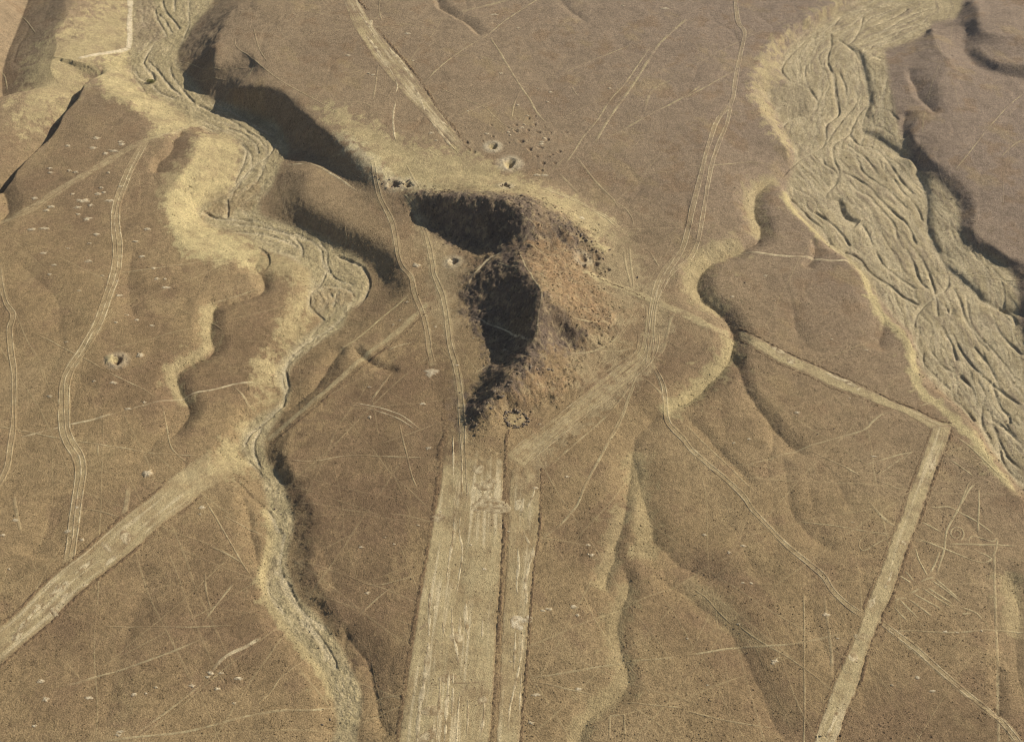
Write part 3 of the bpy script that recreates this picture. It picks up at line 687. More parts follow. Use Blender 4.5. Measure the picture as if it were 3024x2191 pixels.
# ------------------------------------------------------------------ materials
def ground_material(name, bump=0.5, speck=0.5):
    m = bpy.data.materials.new(name); m.use_nodes = True
    nt = m.node_tree; N = nt.nodes; L = nt.links
    b = N['Principled BSDF']; b.inputs['Roughness'].default_value = 1.0
    b.inputs['Specular IOR Level'].default_value = 0.05
    at = N.new('ShaderNodeAttribute'); at.attribute_name = 'Col'
    geo = N.new('ShaderNodeNewGeometry')
    n1 = N.new('ShaderNodeTexNoise'); n1.inputs['Scale'].default_value = 0.55; n1.inputs['Detail'].default_value = 5; n1.inputs['Roughness'].default_value = 0.75
    n2 = N.new('ShaderNodeTexNoise'); n2.inputs['Scale'].default_value = 1.7; n2.inputs['Detail'].default_value = 3; n2.inputs['Roughness'].default_value = 0.7
    for n in (n1, n2): L.new(geo.outputs['Position'], n.inputs['Vector'])
    mr = N.new('ShaderNodeMapRange'); mr.inputs['From Min'].default_value = 0.25; mr.inputs['From Max'].default_value = 0.75
    mr.inputs['To Min'].default_value = 1 - speck * 0.5; mr.inputs['To Max'].default_value = 1 + speck * 0.5
    L.new(n1.outputs['Fac'], mr.inputs['Value'])
    mr2 = N.new('ShaderNodeMapRange'); mr2.inputs['From Min'].default_value = 0.3; mr2.inputs['From Max'].default_value = 0.7
    mr2.inputs['To Min'].default_value = 1 - speck * 0.55; mr2.inputs['To Max'].default_value = 1 + speck * 0.55
    L.new(n2.outputs['Fac'], mr2.inputs['Value'])
    mul = N.new('ShaderNodeMath'); mul.operation = 'MULTIPLY'
    L.new(mr.outputs['Result'], mul.inputs[0]); L.new(mr2.outputs['Result'], mul.inputs[1])
    vm = N.new('ShaderNodeVectorMath'); vm.operation = 'SCALE'
    L.new(at.outputs['Color'], vm.inputs[0]); L.new(mul.outputs[0], vm.inputs['Scale'])
    L.new(vm.outputs['Vector'], b.inputs['Base Color'])
    bp = N.new('ShaderNodeBump'); bp.inputs['Strength'].default_value = bump; bp.inputs['Distance'].default_value = 0.6
    add = N.new('ShaderNodeMath'); add.operation = 'ADD'
    L.new(n1.outputs['Fac'], add.inputs[0]); L.new(n2.outputs['Fac'], add.inputs[1])
    L.new(add.outputs[0], bp.inputs['Height']); L.new(bp.outputs['Normal'], b.inputs['Normal'])
    return m
M_GROUND = ground_material('desert_pavement', 0.7, 0.65)
M_BED = ground_material('river_gravel', 0.8, 0.65)
M_HILL = ground_material('dark_rubble', 0.9, 0.7)
M_CLEAR = ground_material('cleared_soil', 0.5, 0.55)

# ------------------------------------------------------------------ mesh builders
def make_mesh(name, V, F, col, mat, smooth=True):
    """V (n,3), F (m,4) or (m,3), col (n,3) per vertex"""
    me = bpy.data.meshes.new(name)
    V = np.ascontiguousarray(V, np.float32); F = np.ascontiguousarray(F, np.int32)
    k = F.shape[1]
    me.vertices.add(len(V)); me.vertices.foreach_set('co', V.ravel())
    me.loops.add(F.size); me.loops.foreach_set('vertex_index', F.ravel())
    me.polygons.add(len(F))
    me.polygons.foreach_set('loop_start', np.arange(0, F.size, k, dtype=np.int32))
    me.polygons.foreach_set('loop_total', np.full(len(F), k, np.int32))
    if smooth: me.polygons.foreach_set('use_smooth', np.ones(len(F), bool))
    if col is not None:
        a = me.color_attributes.new('Col', 'FLOAT_COLOR', 'POINT')
        rgba = np.ones((len(V), 4), np.float32); rgba[:, :3] = np.clip(col, 0, 1)
        a.data.foreach_set('color', rgba.ravel())
    me.materials.append(mat)
    me.update(calc_edges=True)
    return me
def link(name, me, parent=None, loc=None):
    o = bpy.data.objects.new(name, me); scene.collection.objects.link(o)
    if parent is not None: o.parent = parent
    if loc is not None: o.location = loc
    return o
def tag(o, label=None, cat=None, group=None, kind=None):
    if label: o['label'] = label
    if cat: o['category'] = cat
    if group: o['group'] = group
    if kind: o['kind'] = kind
    return o

# ------------------------------------------------------------------ terrain objects
gx_, gy_ = slope_mag()
NRM = np.stack([-gx_, -gy_, np.ones_like(gx_)], -1)
# account for fanned columns: dz/dy at constant x
dxdy = (np.gradient(HW) / np.gradient(YR))[:, None] * UC[None]
NRM[..., 1] = -(gy_ - gx_ * dxdy)
NRM /= np.linalg.norm(NRM, axis=-1, keepdims=True)
idx = np.arange(NR * NC).reshape(NR, NC)
quads = np.stack([idx[:-1, :-1], idx[:-1, 1:], idx[1:, 1:], idx[1:, :-1]], -1).reshape(-1, 4)
fz = lambda M: M[:-1, :-1].reshape(-1)
cls = np.zeros(len(quads), np.int8)
cls[fz(H_IN)] = 3; cls[fz(W_IN)] = 2; cls[fz(E_IN)] = 1
VALL = np.stack([GX, GY, GZ], -1).reshape(-1, 3); CALL = COL.reshape(-1, 3); NALL = NRM.reshape(-1, 3)
def terrain_piece(name, sel, mat, label, cat, extra=None):
    F = quads[sel]
    used = np.unique(F); remap = np.full(NR * NC, -1, np.int32); remap[used] = np.arange(len(used))
    V = VALL[used]; Cc = CALL[used]; Nn = NALL[used]; F = remap[F]
    if extra is not None:
        V, Cc, Nn, F = extra(V, Cc, Nn, F, remap)
    me = make_mesh(name, V, F, Cc, mat)
    me.normals_split_custom_set_from_vertices(Nn.tolist())
    o = link(name, me)
    return tag(o, label, cat, kind='structure')
def outskirts(V, Cc, Nn, F, remap):
    ring = np.r_[idx[0, :], idx[1:, -1], idx[-1, -2::-1], idx[-2:0:-1, 0]][::6]
    # the skirt begins at boundary vertices and widens to the horizon
    full = np.r_[idx[0, :], idx[1:, -1], idx[-1, -2::-1], idx[-2:0:-1, 0]]
    base = VALL[full]; n = len(full)
    cen = np.array([0, 430, 0])
    prev = remap[full]; ok = prev >= 0
    vs, cs, ns, fs = [V], [Cc], [Nn], [F]
    # river-bed boundary vertices are not in this piece: add copies
    miss = np.where(~ok)[0]
    vs.append(base[miss]); cs.append(CALL[full[miss]]); ns.append(NALL[full[miss]])
    prev = prev.copy(); prev[miss] = len(V) + np.arange(len(miss)); cnt = len(V) + len(miss)
    for k, s in enumerate((1.06, 1.2, 1.5, 2.2, 4.0, 9.0)):
        P = cen + (base - cen) * s
        f = 1 - math.exp(-(s - 1) * 4)
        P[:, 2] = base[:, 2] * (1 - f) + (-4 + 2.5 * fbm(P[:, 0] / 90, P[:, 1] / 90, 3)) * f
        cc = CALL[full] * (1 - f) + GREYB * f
        cur = cnt + np.arange(n); cnt += n
        vs.append(P); cs.append(cc); ns.append(np.tile([0, 0, 1.0], (n, 1)))
        fs.append(np.stack([prev, cur, np.roll(cur, -1), np.roll(prev, -1)], -1))
        prev = cur
    return np.vstack(vs), np.vstack(cs), np.vstack(ns), np.vstack(fs)
terrain_piece('desert_plain', cls == 0, M_GROUND, 'brown stony desert plain cut by gullies and old lines', 'terrain', outskirts)
terrain_piece('riverbed_east', cls == 1, M_BED, 'wide dry braided riverbed of pale gravel at the right', 'riverbed')
terrain_piece('riverbed_west', cls == 2, M_BED, 'narrow winding dry riverbed of pale gravel at the left', 'riverbed')
terrain_piece('rocky_hill', cls == 3, M_HILL, 'dark rocky hill with deep shadowed faces at the centre', 'hill')

# ------------------------------------------------------------------ ribbons draped on the ground
def zat(x, y): return lattice_at(GZ, x, y)
def cat_(x, y): return lattice_at(COL, x, y)

def loft(name, Lq, Rq, nx, colour, strength, lift=0.10, noise=0.35, ns=6.0, mat=None, parent=None, streak=0.0, patchy=0.0, ragged=True):
    """cleared surface between two edge polylines with the same number of points"""
    t = np.linspace(0, 1, nx)
    n = len(Lq)
    P = Lq[:, None, :] * (1 - t)[None, :, None] + Rq[:, None, :] * t[None, :, None]
    x = P[..., 0].ravel(); y = P[..., 1].ravel()
    e = np.minimum(t, 1 - t)
    w = np.hypot(*(Lq - Rq).T)[:, None] * e[None]
    W_ = float(np.mean(np.hypot(*(Lq - Rq).T))); fade = min(1.6, W_ * 0.28)
    ed = sm(0.0, fade, w + 0.55 * fade * fbm(P[..., 0] / 2.5, P[..., 1] / 2.5, 3) * (w > 0)).ravel()
    ed = np.where(np.tile((e <= 0), n), 0, ed)
    along = np.minimum(np.arange(n), np.arange(n)[::-1])[:, None] * np.ones((1, nx))
    ed = ed * sm(0, min(26.0, n * 0.2) if (streak and ragged) else (2.5 if W_ > 3.2 else min(12.0, n * 0.2)), along.ravel() + (9 * fbm(x / 3, y / 3, 3) if (streak and ragged) else 0))
    z = zat(x, y) - 0.06 + (lift + 0.06) * np.clip(ed * 3, 0, 1)
    c0 = cat_(x, y)
    m = strength * (1 + noise * 2.0 * fbm(x / ns, y / ns, 4, 0.6))
    if streak:
        tt = np.tile(t, n); ss = np.repeat(np.arange(n), nx)
        m = m + streak * fbm(tt * 14 + 0.4 * fbm(ss / 40, tt * 3, 2), ss / 60.0, 3, 0.7)
    if patchy:
        sa = np.repeat(np.arange(n), nx)
        m = m * np.clip(1 + patchy * 2.4 * fbm(sa / 22.0 + x[0], y * 0 + y[0] * 0.3, 3, 0.6), 0.05, 1.25)
    m = np.clip(m, 0, 1) * ed
    if streak:
        br = sm(0.12, 0.55, fbm(tt * W_ / 2.4 + 0.35 * fbm(ss / 80, tt * 2 + x[0], 2), ss / 130.0 + y[0], 3, 0.6) + 0.6 * fbm(x / 26, y / 26, 3))
        c0 = c0 * (1 - m[:, None]) + np.asarray(colour) * m[:, None]
        m = br * ed * (0.8 if W_ > 25 else 0.65)
        colour = BRIGHT
    c = c0 * (1 - m[:, None]) + np.asarray(colour) * m[:, None]
    I = np.arange(n * nx).reshape(n, nx)
    F = np.stack([I[:-1, :-1], I[1:, :-1], I[1:, 1:], I[:-1, 1:]], -1).reshape(-1, 4)
    # orientation upward
    a, b, d = P[0, 0], P[1, 0], P[0, 1]
    if (b[0] - a[0]) * (d[1] - a[1]) - (b[1] - a[1]) * (d[0] - a[0]) < 0: F = F[:, ::-1]
    me = make_mesh(name, np.column_stack([x, y, z]), F, c, mat or M_CLEAR)
    return link(name, me, parent)

def offsets(Q, w):
    """left and right edges of a polyline"""
    d = np.gradient(Q, axis=0); d /= np.maximum(np.hypot(d[:, 0], d[:, 1])[:, None], 1e-6)
    nrm = np.column_stack([-d[:, 1], d[:, 0]])
    w = np.broadcast_to(w, (len(Q),))[:, None]
    return Q + nrm * w / 2, Q - nrm * w / 2

def line(name, frame, pts, width, colour=None, strength=0.75, lift=0.10, noise=0.5, parent=None, offset=None, mat=None, ns=4.0, taper=False, patchy=0.0):
    Q = spline(survey(frame, pts), step=0.9)
    if offset is not None:
        w_ = offset + 0.75 * fbm(np.arange(len(Q)) / 38.0 + offset * 3.7, np.zeros(len(Q)) + pts[0][0] * 0.17, 3)
        a, b = offsets(Q, 2.0)
        Q = Q + (a - Q) * w_[:, None]
    wv = width * (1 + 0.3 * fbm(np.arange(len(Q)) / 14.0 + width * 13 + pts[0][0] * 0.31, np.zeros(len(Q)) + pts[0][1] * 0.37, 3))
    if taper:
        u_ = np.linspace(0, 1, len(Q))
        wv = wv * np.sin(np.pi * np.clip(u_, 0.02, 0.98)) ** 0.6 * (1 + 1.1 * fbm(u_ * len(Q) / 6.0 + pts[0][0], u_ * 0 + width, 3))
        wv = np.maximum(wv, 0.15)
    Lq, Rq = offsets(Q, wv)
    return loft(name, Lq, Rq, 5 if width < 3 else max(6, int(width / 0.7)), PALE if colour is None else colour, strength, lift, noise, ns, mat, parent, 0.0, patchy)

def berm(frame, pts, height=0.5, width=1.6, parent=None, colour=None, name='stone_berm', Q=None):
    """low bank of raked-up dark stones"""
    if Q is None: Q = spline(survey(frame, pts), step=0.6)
    n = len(Q)
    Lq, Rq = offsets(Q, width)
    t = np.linspace(0, 1, 5)
    P = Lq[:, None] * (1 - t)[None, :, None] + Rq[:, None] * t[None, :, None]
    x = P[..., 0].ravel(); y = P[..., 1].ravel()
    s = np.repeat(np.arange(n), 5) * 0.6
    prof = np.tile(np.sin(np.pi * t) ** 0.8, n)
    lump = np.clip(0.45 + 2.2 * fbm(s / 1.5 + x[0], np.tile(t, n) * 3.5, 3, 0.8) + 1.3 * fbm(s / 19 + 3, s * 0 + y[0], 2), 0.0, 1.8)
    z = zat(x, y) - 0.04 + prof * height * 0.75 * lump
    c = np.ones((len(x), 1)) * np.asarray(UMBER * 0.85 if colour is None else colour) * (1 + 0.35 * fbm(x / 0.9, y / 0.9, 2))[:, None]
    m = np.clip(prof * lump * 1.3, 0, 1)[:, None]
    c = cat_(x, y) * (1 - m) + c * m
    I = np.arange(n * 5).reshape(n, 5)
    F = np.stack([I[:-1, :-1], I[:-1, 1:], I[1:, 1:], I[1:, :-1]], -1).reshape(-1, 4)
    a, b, d = P[0, 0], P[1, 0], P[0, 1]
    if (b[0] - a[0]) * (d[1] - a[1]) - (b[1] - a[1]) * (d[0] - a[0]) > 0: F = F[:, ::-1]
    me = make_mesh(name, np.column_stack([x, y, z]), F, c, M_GROUND)
    return link(name, me, parent)

def edge_pair(Lf, Lp, Rf, Rp, step=0.9):
    a = spline(np.vstack([survey(f, p) for f, p in zip(Lf, Lp)]), step=step)
    b = spline(np.vstack([survey(f, p) for f, p in zip(Rf, Rp)]), step=step)
    n = max(len(a), len(b))
    s = np.linspace(0, 1, n)
    ra = np.linspace(0, 1, len(a)); rb = np.linspace(0, 1, len(b))
    A_ = np.stack([np.interp(s, ra, a[:, k]) for k in (0, 1)], 1); B2 = np.stack([np.interp(s, rb, b[:, k]) for k in (0, 1)], 1)
    return A_, B2

LINE_GROUP = 'old lines drawn across the plain'
CLEARED = C(0.445, 0.352, 0.192)
BRIGHT = C(0.60, 0.49, 0.30)

# --- 1 central trapezoid: two cleared fields divided by a dark stone line
Lq, Rq = edge_pair(['11','21'], [[(690,1310)], [(640,0),(600,200),(560,450),(500,800),(445,1150),(400,1450),(375,1642),(310,2150)]],
                   ['11','21'], [[(1085,1330)], [(1075,0),(1072,250),(1055,600),(1035,900),(1018,1250),(1000,1500),(990,1642),(960,2150)]])
trap = loft('trapezoid_geoglyph', Lq, Rq, 70, CLEARED, 0.72, 0.12, 0.5, 14, streak=0.3)
tag(trap, 'broad pale cleared trapezoid running from the hill foot off the bottom edge', 'geoglyph')
berm('21', [(640,-120),(620,60),(555,450),(495,800),(440,1150),(395,1450),(370,1642),(305,2150)], 0.55, 2.4, trap)
berm('21', [(1098,-420),(1095,-300),(1085,0),(1083,250),(1066,600),(1046,900),(1029,1250),(1011,1500),(1001,1642),(970,2150)], 0.6, 2.2, trap)
TR = [([(745,0),(752,150),(740,300),(715,450),(690,650)], 1.6), ([(795,80),(785,250),(805,380),(780,560),(760,700)], 1.2), ([(600,560),(585,700),(585,850),(575,1050),(550,1250),(520,1420),(505,1600),(490,1900)], 2.6),
      ([(735,700),(738,900),(770,1050),(780,1160)], 1.8), ([(835,680),(825,800),(850,1000)], 2.2), ([(790,800),(785,960)], 2.0), ([(620,730),(615,780)], 1.6), ([(670,830),(690,960)], 1.2),
      ([(715,1090),(712,1250),(700,1400),(690,1620),(680,1900)], 1.8), ([(745,1150),(742,1300),(735,1500)], 1.6), ([(655,1130),(655,1300),(640,1500),(630,1640),(610,1900)], 1.4), ([(795,1270),(780,1400),(765,1642),(750,1900)], 1.8),
      ([(840,1340),(840,1500),(830,1642)], 1.2), ([(605,1380),(610,1420)], 2.5), ([(940,810),(935,960)], 1.4), ([(935,1320),(950,1420),(930,1600)], 1.8), ([(740,-420),(745,-200),(740,-20)], 1.2), ([(800,-420),(802,-200),(800,60)], 1.0)]
for pts, w in TR:
    line('wheel_track', '21', pts, w, BRIGHT, 0.75, 0.17, 0.9, trap, taper=True, patchy=0.4)
for pts, w in [([(980,20),(1010,90),(1000,140)], 9), ([(860,60),(960,110)], 5), ([(880,-80),(940,-40),(1010,-100),(1030,-60)], 5), ([(860,-160),(960,-180)], 5), ([(530,860),(560,890)], 4), ([(700,1180),(705,1260)], 7), ([(610,1390),(600,1480)], 6), ([(770,900),(765,1000)], 5), ([(930,1330),(945,1400)], 6), ([(560,1560),(600,1640)], 8), ([(640,120),(650,200)], 5), ([(900,30),(1000,60)], 7)]:
    line('pale_patch', '21', pts, w * 1.25, BRIGHT, 0.45, 0.16, 1.3, trap, taper=True, ns=2.5)
Lq, Rq = edge_pair(['11','21'], [[(1130,1400)], [(1110,0),(1105,250),(1085,600),(1065,900),(1050,1250),(1035,1500),(1025,1642),(995,2150)]],
                   ['11','21'], [[(1345,1380)], [(1325,0),(1312,250),(1285,430),(1258,700),(1238,1000),(1213,1300),(1198,1500),(1188,1642),(1150,2150)]])
trap2 = loft('cleared_strip', Lq, Rq, 36, CLEARED, 0.5, 0.12, 0.6, 12, streak=0.25)
tag(trap2, 'narrower cleared strip along the right flank of the big central trapezoid', 'geoglyph')
berm('21', [(1330,-180),(1330,0),(1318,250),(1292,430),(1265,700),(1245,1000),(1220,1300),(1205,1500),(1195,1642),(1157,2150)], 0.55, 1.8, trap2)
for pts, w in [([(1190,200),(1240,310),(1275,370),(1245,480),(1222,600),(1232,700),(1205,830)], 2.6), ([(1168,320),(1178,460),(1165,600),(1180,700)], 1.8), ([(1205,860),(1195,1050),(1170,1200),(1140,1330),(1115,1450),(1110,1642)], 1.6), ([(1160,870),(1152,1050),(1145,1200)], 1.4),
               ([(1210,10),(1200,130)], 3.5), ([(1190,20),(1160,120)], 4), ([(1200,1150),(1190,1300),(1180,1500)], 1.0), ([(1290,-60),(1270,20),(1230,100)], 1.6)]:
    line('wheel_track', '21', pts, w, BRIGHT, 0.85, 0.17, 0.9, trap2, taper=True, patchy=0.4)
line('pale_patch', '21', [(1120,890),(1180,850),(1235,830)], 10, WHITE, 0.8, 0.16, 1.3, trap2, taper=True, ns=2.5)
line('pale_patch', '21', [(1235,790),(1240,860)], 5, WHITE, 0.8, 0.19, 1.3, trap2, taper=True, ns=2.5)

# --- 2 lower-left broad strip
Lq, Rq = edge_pair(['20','10'], [[(-260,1060),(0,870),(140,755),(280,610),(420,485),(560,380),(700,250),(840,130),(1020,0)], [(1110,1550),(1260,1430),(1400,1345),(1470,1300)]],
                   ['20','10'], [[(-260,1330),(0,1135),(120,1030),(240,930),(350,840),(440,740),(580,610),(740,490),(930,335),(1100,180),(1250,80),(1330,0)], [(1400,1600),(1520,1530),(1600,1450)]])
st = loft('cleared_strip', Lq, Rq, 44, CLEARED, 0.62, 0.12, 0.55, 10, streak=0.35)
tag(st, 'broad pale cleared strip slanting from the lower left edge up to the western riverbed', 'geoglyph')
berm('20', [(-260,1055),(0,862),(140,747),(280,602),(420,477),(560,372),(700,242),(840,122),(1020,-8),(1110,-98)], 0.55, 2.0, st)
berm('20', [(-260,1338),(0,1143),(120,1038),(240,938),(350,848),(440,750),(580,620),(740,498),(930,345),(1100,190),(1250,90),(1340,8)], 0.6, 2.2, st)
for pts, w in [([(150,860),(180,890)], 7), ([(230,760),(280,730)], 3.5), ([(320,690),(430,590)], 5), ([(360,640),(470,570)], 3), ([(480,540),(560,480),(640,410)], 2.2), ([(680,370),(740,330)], 5), ([(690,480),(780,400)], 3.5), ([(420,650),(440,690)], 3.5),
               ([(300,700),(210,800),(140,880),(80,1000)], 2.2), ([(390,760),(330,800)], 5), ([(540,610),(600,590)], 3), ([(780,300),(880,260)], 7), ([(70,980),(160,900)], 3)]:
    line('pale_patch', '20', pts, w * 1.25, BRIGHT, 0.75, 0.16, 1.3, st, taper=True, ns=2.5)

# --- 3 strips beyond the western riverbed
s3 = line('cleared_strip', '10', [(1770,1290),(1980,1110),(2268,865),(2410,745),(2620,580),(2740,470),(2850,370)], 4.2, CLEARED, 0.75, 0.12, 0.4)
tag(s3, 'straight pale strip climbing from the western riverbed towards the hill', 'geoglyph')
berm('10', [(1800,1310),(2000,1145),(2288,898),(2430,780),(2640,615),(2760,505),(2870,400)], 0.5, 2.0, s3)
s3b = line('path', '10', [(2230,710),(2370,610),(2560,450),(2740,290)], 1.3, PALE, 0.75)
tag(s3b, 'thin pale line ending above the notch just left of the hill', 'path', LINE_GROUP)

# --- 4 strip to the lower right and 5 the long strip beyond its corner
Lq, Rq = edge_pair(['12'], [[(372,548),(560,635),(760,735),(900,795),(1080,875),(1260,955),(1400,1025),(1560,1088),(1700,1155),(1785,1180)]],
                   ['12'], [[(360,605),(480,668),(640,765),(840,848),(960,915),(1160,985),(1300,1045),(1420,1085),(1540,1145),(1650,1215)]])
s4 = loft('cleared_strip', Lq, Rq, 18, CLEARED, 0.85, 0.12, 0.5, 9, streak=0.25, ragged=False)
tag(s4, 'straight pale cleared strip from the curved gully down to the corner by the eastern river', 'geoglyph')
berm('12', [(372,540),(560,627),(760,727),(900,787),(1080,867),(1260,947),(1400,1017),(1560,1080),(1700,1147),(1790,1172)], 0.5, 1.6, s4)
berm('12', [(360,613),(480,676),(640,773),(840,856),(960,923),(1160,993),(1300,1053)], 0.3, 1.5, s4)
for pts, w in [([(680,740),(760,775)], 4), ([(910,820),(1080,890),(1170,935)], 2.6), ([(560,650),(700,715)], 2.2), ([(1150,930),(1185,950)], 3)]:
    line('pale_patch', '12', pts, w * 1.25, BRIGHT, 0.8, 0.16, 1.3, s4, taper=True, ns=2.5)
s4b = line('cleared_strip', '11', [(1600,150),(1690,200),(1960,310),(2268,440),(2450,530),(2590,590)], 6.0, CLEARED, 0.8, 0.12, 0.7)
tag(s4b, 'faint cleared strip from the eastern foot of the hill to the curved gully', 'geoglyph')
berm('11', [(1700,205),(1800,245),(1900,285),(1960,310),(2020,345)], 0.45, 1.6, s4b)
Lq, Rq = edge_pair(['12','22'], [[(1662,1180),(1620,1310),(1560,1480)], [(1495,0),(1445,150),(1385,290),(1330,450),(1262,620),(1205,760),(1150,930),(1065,1110),(1000,1265),(940,1430),(880,1600),(865,1642),(700,2150)]],
                   ['12','22'], [[(1790,1185),(1755,1310),(1700,1440)], [(1628,0),(1562,200),(1500,345),(1450,500),(1382,700),(1335,780),(1290,900),(1230,1050),(1168,1270),(1100,1430),(1042,1600),(1025,1642),(860,2150)]])
s5 = loft('cleared_strip', Lq, Rq, 26, CLEARED, 0.8, 0.15, 0.5, 8, streak=0.3, ragged=False)
tag(s5, 'long straight pale strip running down the right side to the bottom edge', 'geoglyph')
berm('22', [(1800,-440),(1765,-325),(1708,-200),(1636,0),(1570,200),(1508,345),(1458,500),(1390,700),(1343,780),(1298,900),(1238,1050),(1176,1270),(1108,1430),(1050,1600),(1033,1642),(868,2150)], 0.65, 2.0, s5)
berm('22', [(1655,-440),(1612,-325),(1552,-160),(1487,0),(1437,150),(1377,290),(1322,450),(1254,620),(1197,760)], 0.3, 1.4, s5)
berm('22', [(1142,930),(1057,1110),(992,1265),(932,1430),(872,1600)], 0.3, 1.4, s5)
for pts, w in [([(1400,490),(1370,570),(1330,640)], 1.8), ([(1190,920),(1170,980)], 3.5), ([(1230,920),(1215,960)], 3.5), ([(1145,1040),(1120,1130)], 3.0), ([(1035,1420),(1005,1500),(965,1600),(950,1642)], 2.4), ([(1395,400),(1410,420)], 3),
               ([(1680,-260),(1640,-130)], 2.5), ([(1290,660),(1230,760)], 3), ([(1480,300),(1460,340)], 2.4)]:
    line('pale_patch', '22', pts, w * 1.25, BRIGHT, 0.8, 0.16, 1.3, s5, taper=True, ns=2.5)

# --- 9 northern cleared strip
Lq, Rq = edge_pair(['01'], [[(-120,-260),(10,0),(90,200),(220,400),(380,590),(520,740),(680,900),(820,1040)]],
                   ['01'], [[(-30,-260),(110,0),(230,190),(330,320),(470,480),(580,640),(720,830),(855,1010)]])
s9 = loft('cleared_strip', Lq, Rq, 26, CLEARED, 0.4, 0.12, 0.9, 9, streak=0.8)
tag(s9, 'pale rutted strip slanting down from the top edge to the crest behind the hill', 'geoglyph')
berm('01', [(115,0),(180,70)], 0.7, 3.0, s9)
berm('01', [(240,190),(345,315),(480,475),(590,632),(640,720),(740,835),(862,1005)], 0.55, 2.6, s9)
for pts, w in [([(100,60),(190,190),(230,280)], 2.5), ([(160,230),(230,320),(280,400)], 3), ([(330,330),(430,450),(490,550)], 3.2), ([(300,290),(360,380),(440,480),(480,540)], 2.4), ([(480,560),(540,700),(560,760)], 2.8), ([(560,770),(640,860),(720,960),(790,1030)], 1.8), ([(640,790),(720,850)], 1.8), ([(370,640),(345,760),(350,880),(370,960)], 1.6), ([(300,420),(370,560),(350,640)], 1.6), ([(200,130),(195,190)], 3)]:
    line('wheel_track', '01', pts, w, BRIGHT, 0.7, 0.17, 0.9, s9, taper=True, patchy=0.5)

# --- roads and tracks
def road(frame, pts, label, gauge=2.6, width=5.5, ruts=3, base=0.35, rs=0.75, rw=1.0):
    o = line('dirt_track', frame, pts, width, CLEARED, base, 0.10, 0.6)
    tag(o, label, 'track', kind='structure')
    for k in range(ruts):
        off = (k - (ruts - 1) / 2) * gauge
        line('wheel_rut', frame, pts, rw, BRIGHT, rs * 0.55, 0.18, 0.8, o, offset=off, patchy=0.9)
    return o
road('00', [(960,950),(900,1050),(840,1180),(785,1320),(765,1450),(780,1642),(770,1792),(740,1902),(690,2042),(640,2172),(560,2312),(470,2442),(430,2542),(425,2692),(430,2842),(460,2932),(520,3032),(535,3142),(515,3300),(490,3480),(470,3640),(450,3750)],
     'winding track of three parallel ruts across the left plain', 2.3, 6.5, 3, 0.4)
road('00', [(1000,925),(900,965),(750,1050),(600,1140),(400,1260),(200,1390),(0,1480),(-200,1560)], 'faint broad track running down left from the spur in the upper left', 2.4, 7.0, 2, 0.5, 0.4)
road('10', [(-10,120),(10,250),(40,370),(85,450),(62,550),(75,700),(92,850),(90,1050),(85,1200),(62,1350),(45,1460),(0,1560),(-60,1650)], 'faint two rut track along the left edge', 2.2, 4.5, 2, 0.25, 0.45)
road('11', [(2065,780),(2130,900),(2150,1000),(2165,1140),(2210,1210),(2268,1270),(2330,1350),(2470,1470),(2660,1640),(2730,1740),(2830,1850),(2970,1990),(3110,2100),(3200,2180),(3270,2290),(3390,2400),(3510,2475)], 'pale two rut track running down right from the hill to the long right strip', 2.0, 4.0, 2, 0.4, 0.6)
road('22', [(1262,805),(1400,910),(1540,1020),(1650,1120),(1800,1250),(1960,1380),(2100,1490),(2200,1600),(2260,1680),(2500,1950)], 'pale track continuing beyond the long right strip to the bottom right corner', 2.2, 4.6, 2, 0.5, 0.7)
road('02', [(350,-80),(352,0),(370,150),(410,220),(380,370),(350,520),(322,680),(230,800),(160,1000),(110,1200),(60,1400),(0,1642),(-120,1850),(-180,2000),(-200,2130),(-220,2370),(-240,2440)], 'long wavering double track coming down between the hill and the eastern river', 2.4, 4.0, 2, 0.3, 0.6)
road('02', [(330,640),(300,800),(240,950),(180,1150),(120,1500),(60,1700),(-80,1820),(-160,1960)], 'second wavering track just right of the long double track', 2.0, 3.0, 2, 0.25, 0.55)
road('A', [(0,-60),(40,160),(120,330),(165,560),(230,650),(255,760),(320,930),(345,1100),(370,1200)], 'track passing left of the hill between the dark bank and the hill foot', 2.2, 5.0, 2, 0.4, 0.4)
road('A', [(215,165),(262,260),(330,420),(360,560),(370,640),(420,760),(450,900),(470,1050),(510,1220),(530,1360),(540,1480),(545,1580),(555,1760),(560,2000)], 'pale track hugging the western foot of the hill down to the trapezoid', 2.2, 5.5, 2, 0.5, 0.45)
road('11', [(2045,560),(2040,640),(2000,740),(1850,870),(1700,985),(1550,1105),(1400,1225),(1250,1340),(1140,1430)], 'broad trampled band of tracks passing right of the hill towards the trapezoid', 2.1, 11.0, 6, 0.5, 0.4, 1.1)
road('11', [(2268,20),(2200,90),(2140,150),(2090,250),(2065,380),(2050,560)], 'two rut track joining the trampled band right of the hill', 2.2, 4.0, 2, 0.3, 0.5)
road('A', [(990,105),(1100,135),(1230,190),(1350,255),(1430,300),(1500,365)], 'white track along the pale crest behind the hill', 2.0, 3.6, 2, 0.4, 0.8)
road('00', [(862,-60),(865,100),(858,250),(850,335)], 'white straight track beside the river at the top left', 1.6, 4.5, 2, 0.9, 1.1, 2.0)
road('00', [(850,340),(760,350),(680,362),(590,375)], 'white track turning left at the top left corner of the river', 1.6, 4.5, 2, 0.9, 1.1, 2.0)

for pts_, lab_ in (([(862,-60),(866,60),(860,160),(862,250),(852,330)], 'bright white dusty road edge down the pale slope at the top left'), ([(858,322),(780,345),(690,358),(600,372),(520,392)], 'bright white dusty road edge turning left above the canyon head')):
    tag(line('dusty_road', '00', pts_, 4.6, WHITE, 0.95, 0.22, 0.5), lab_, 'road', kind='structure')
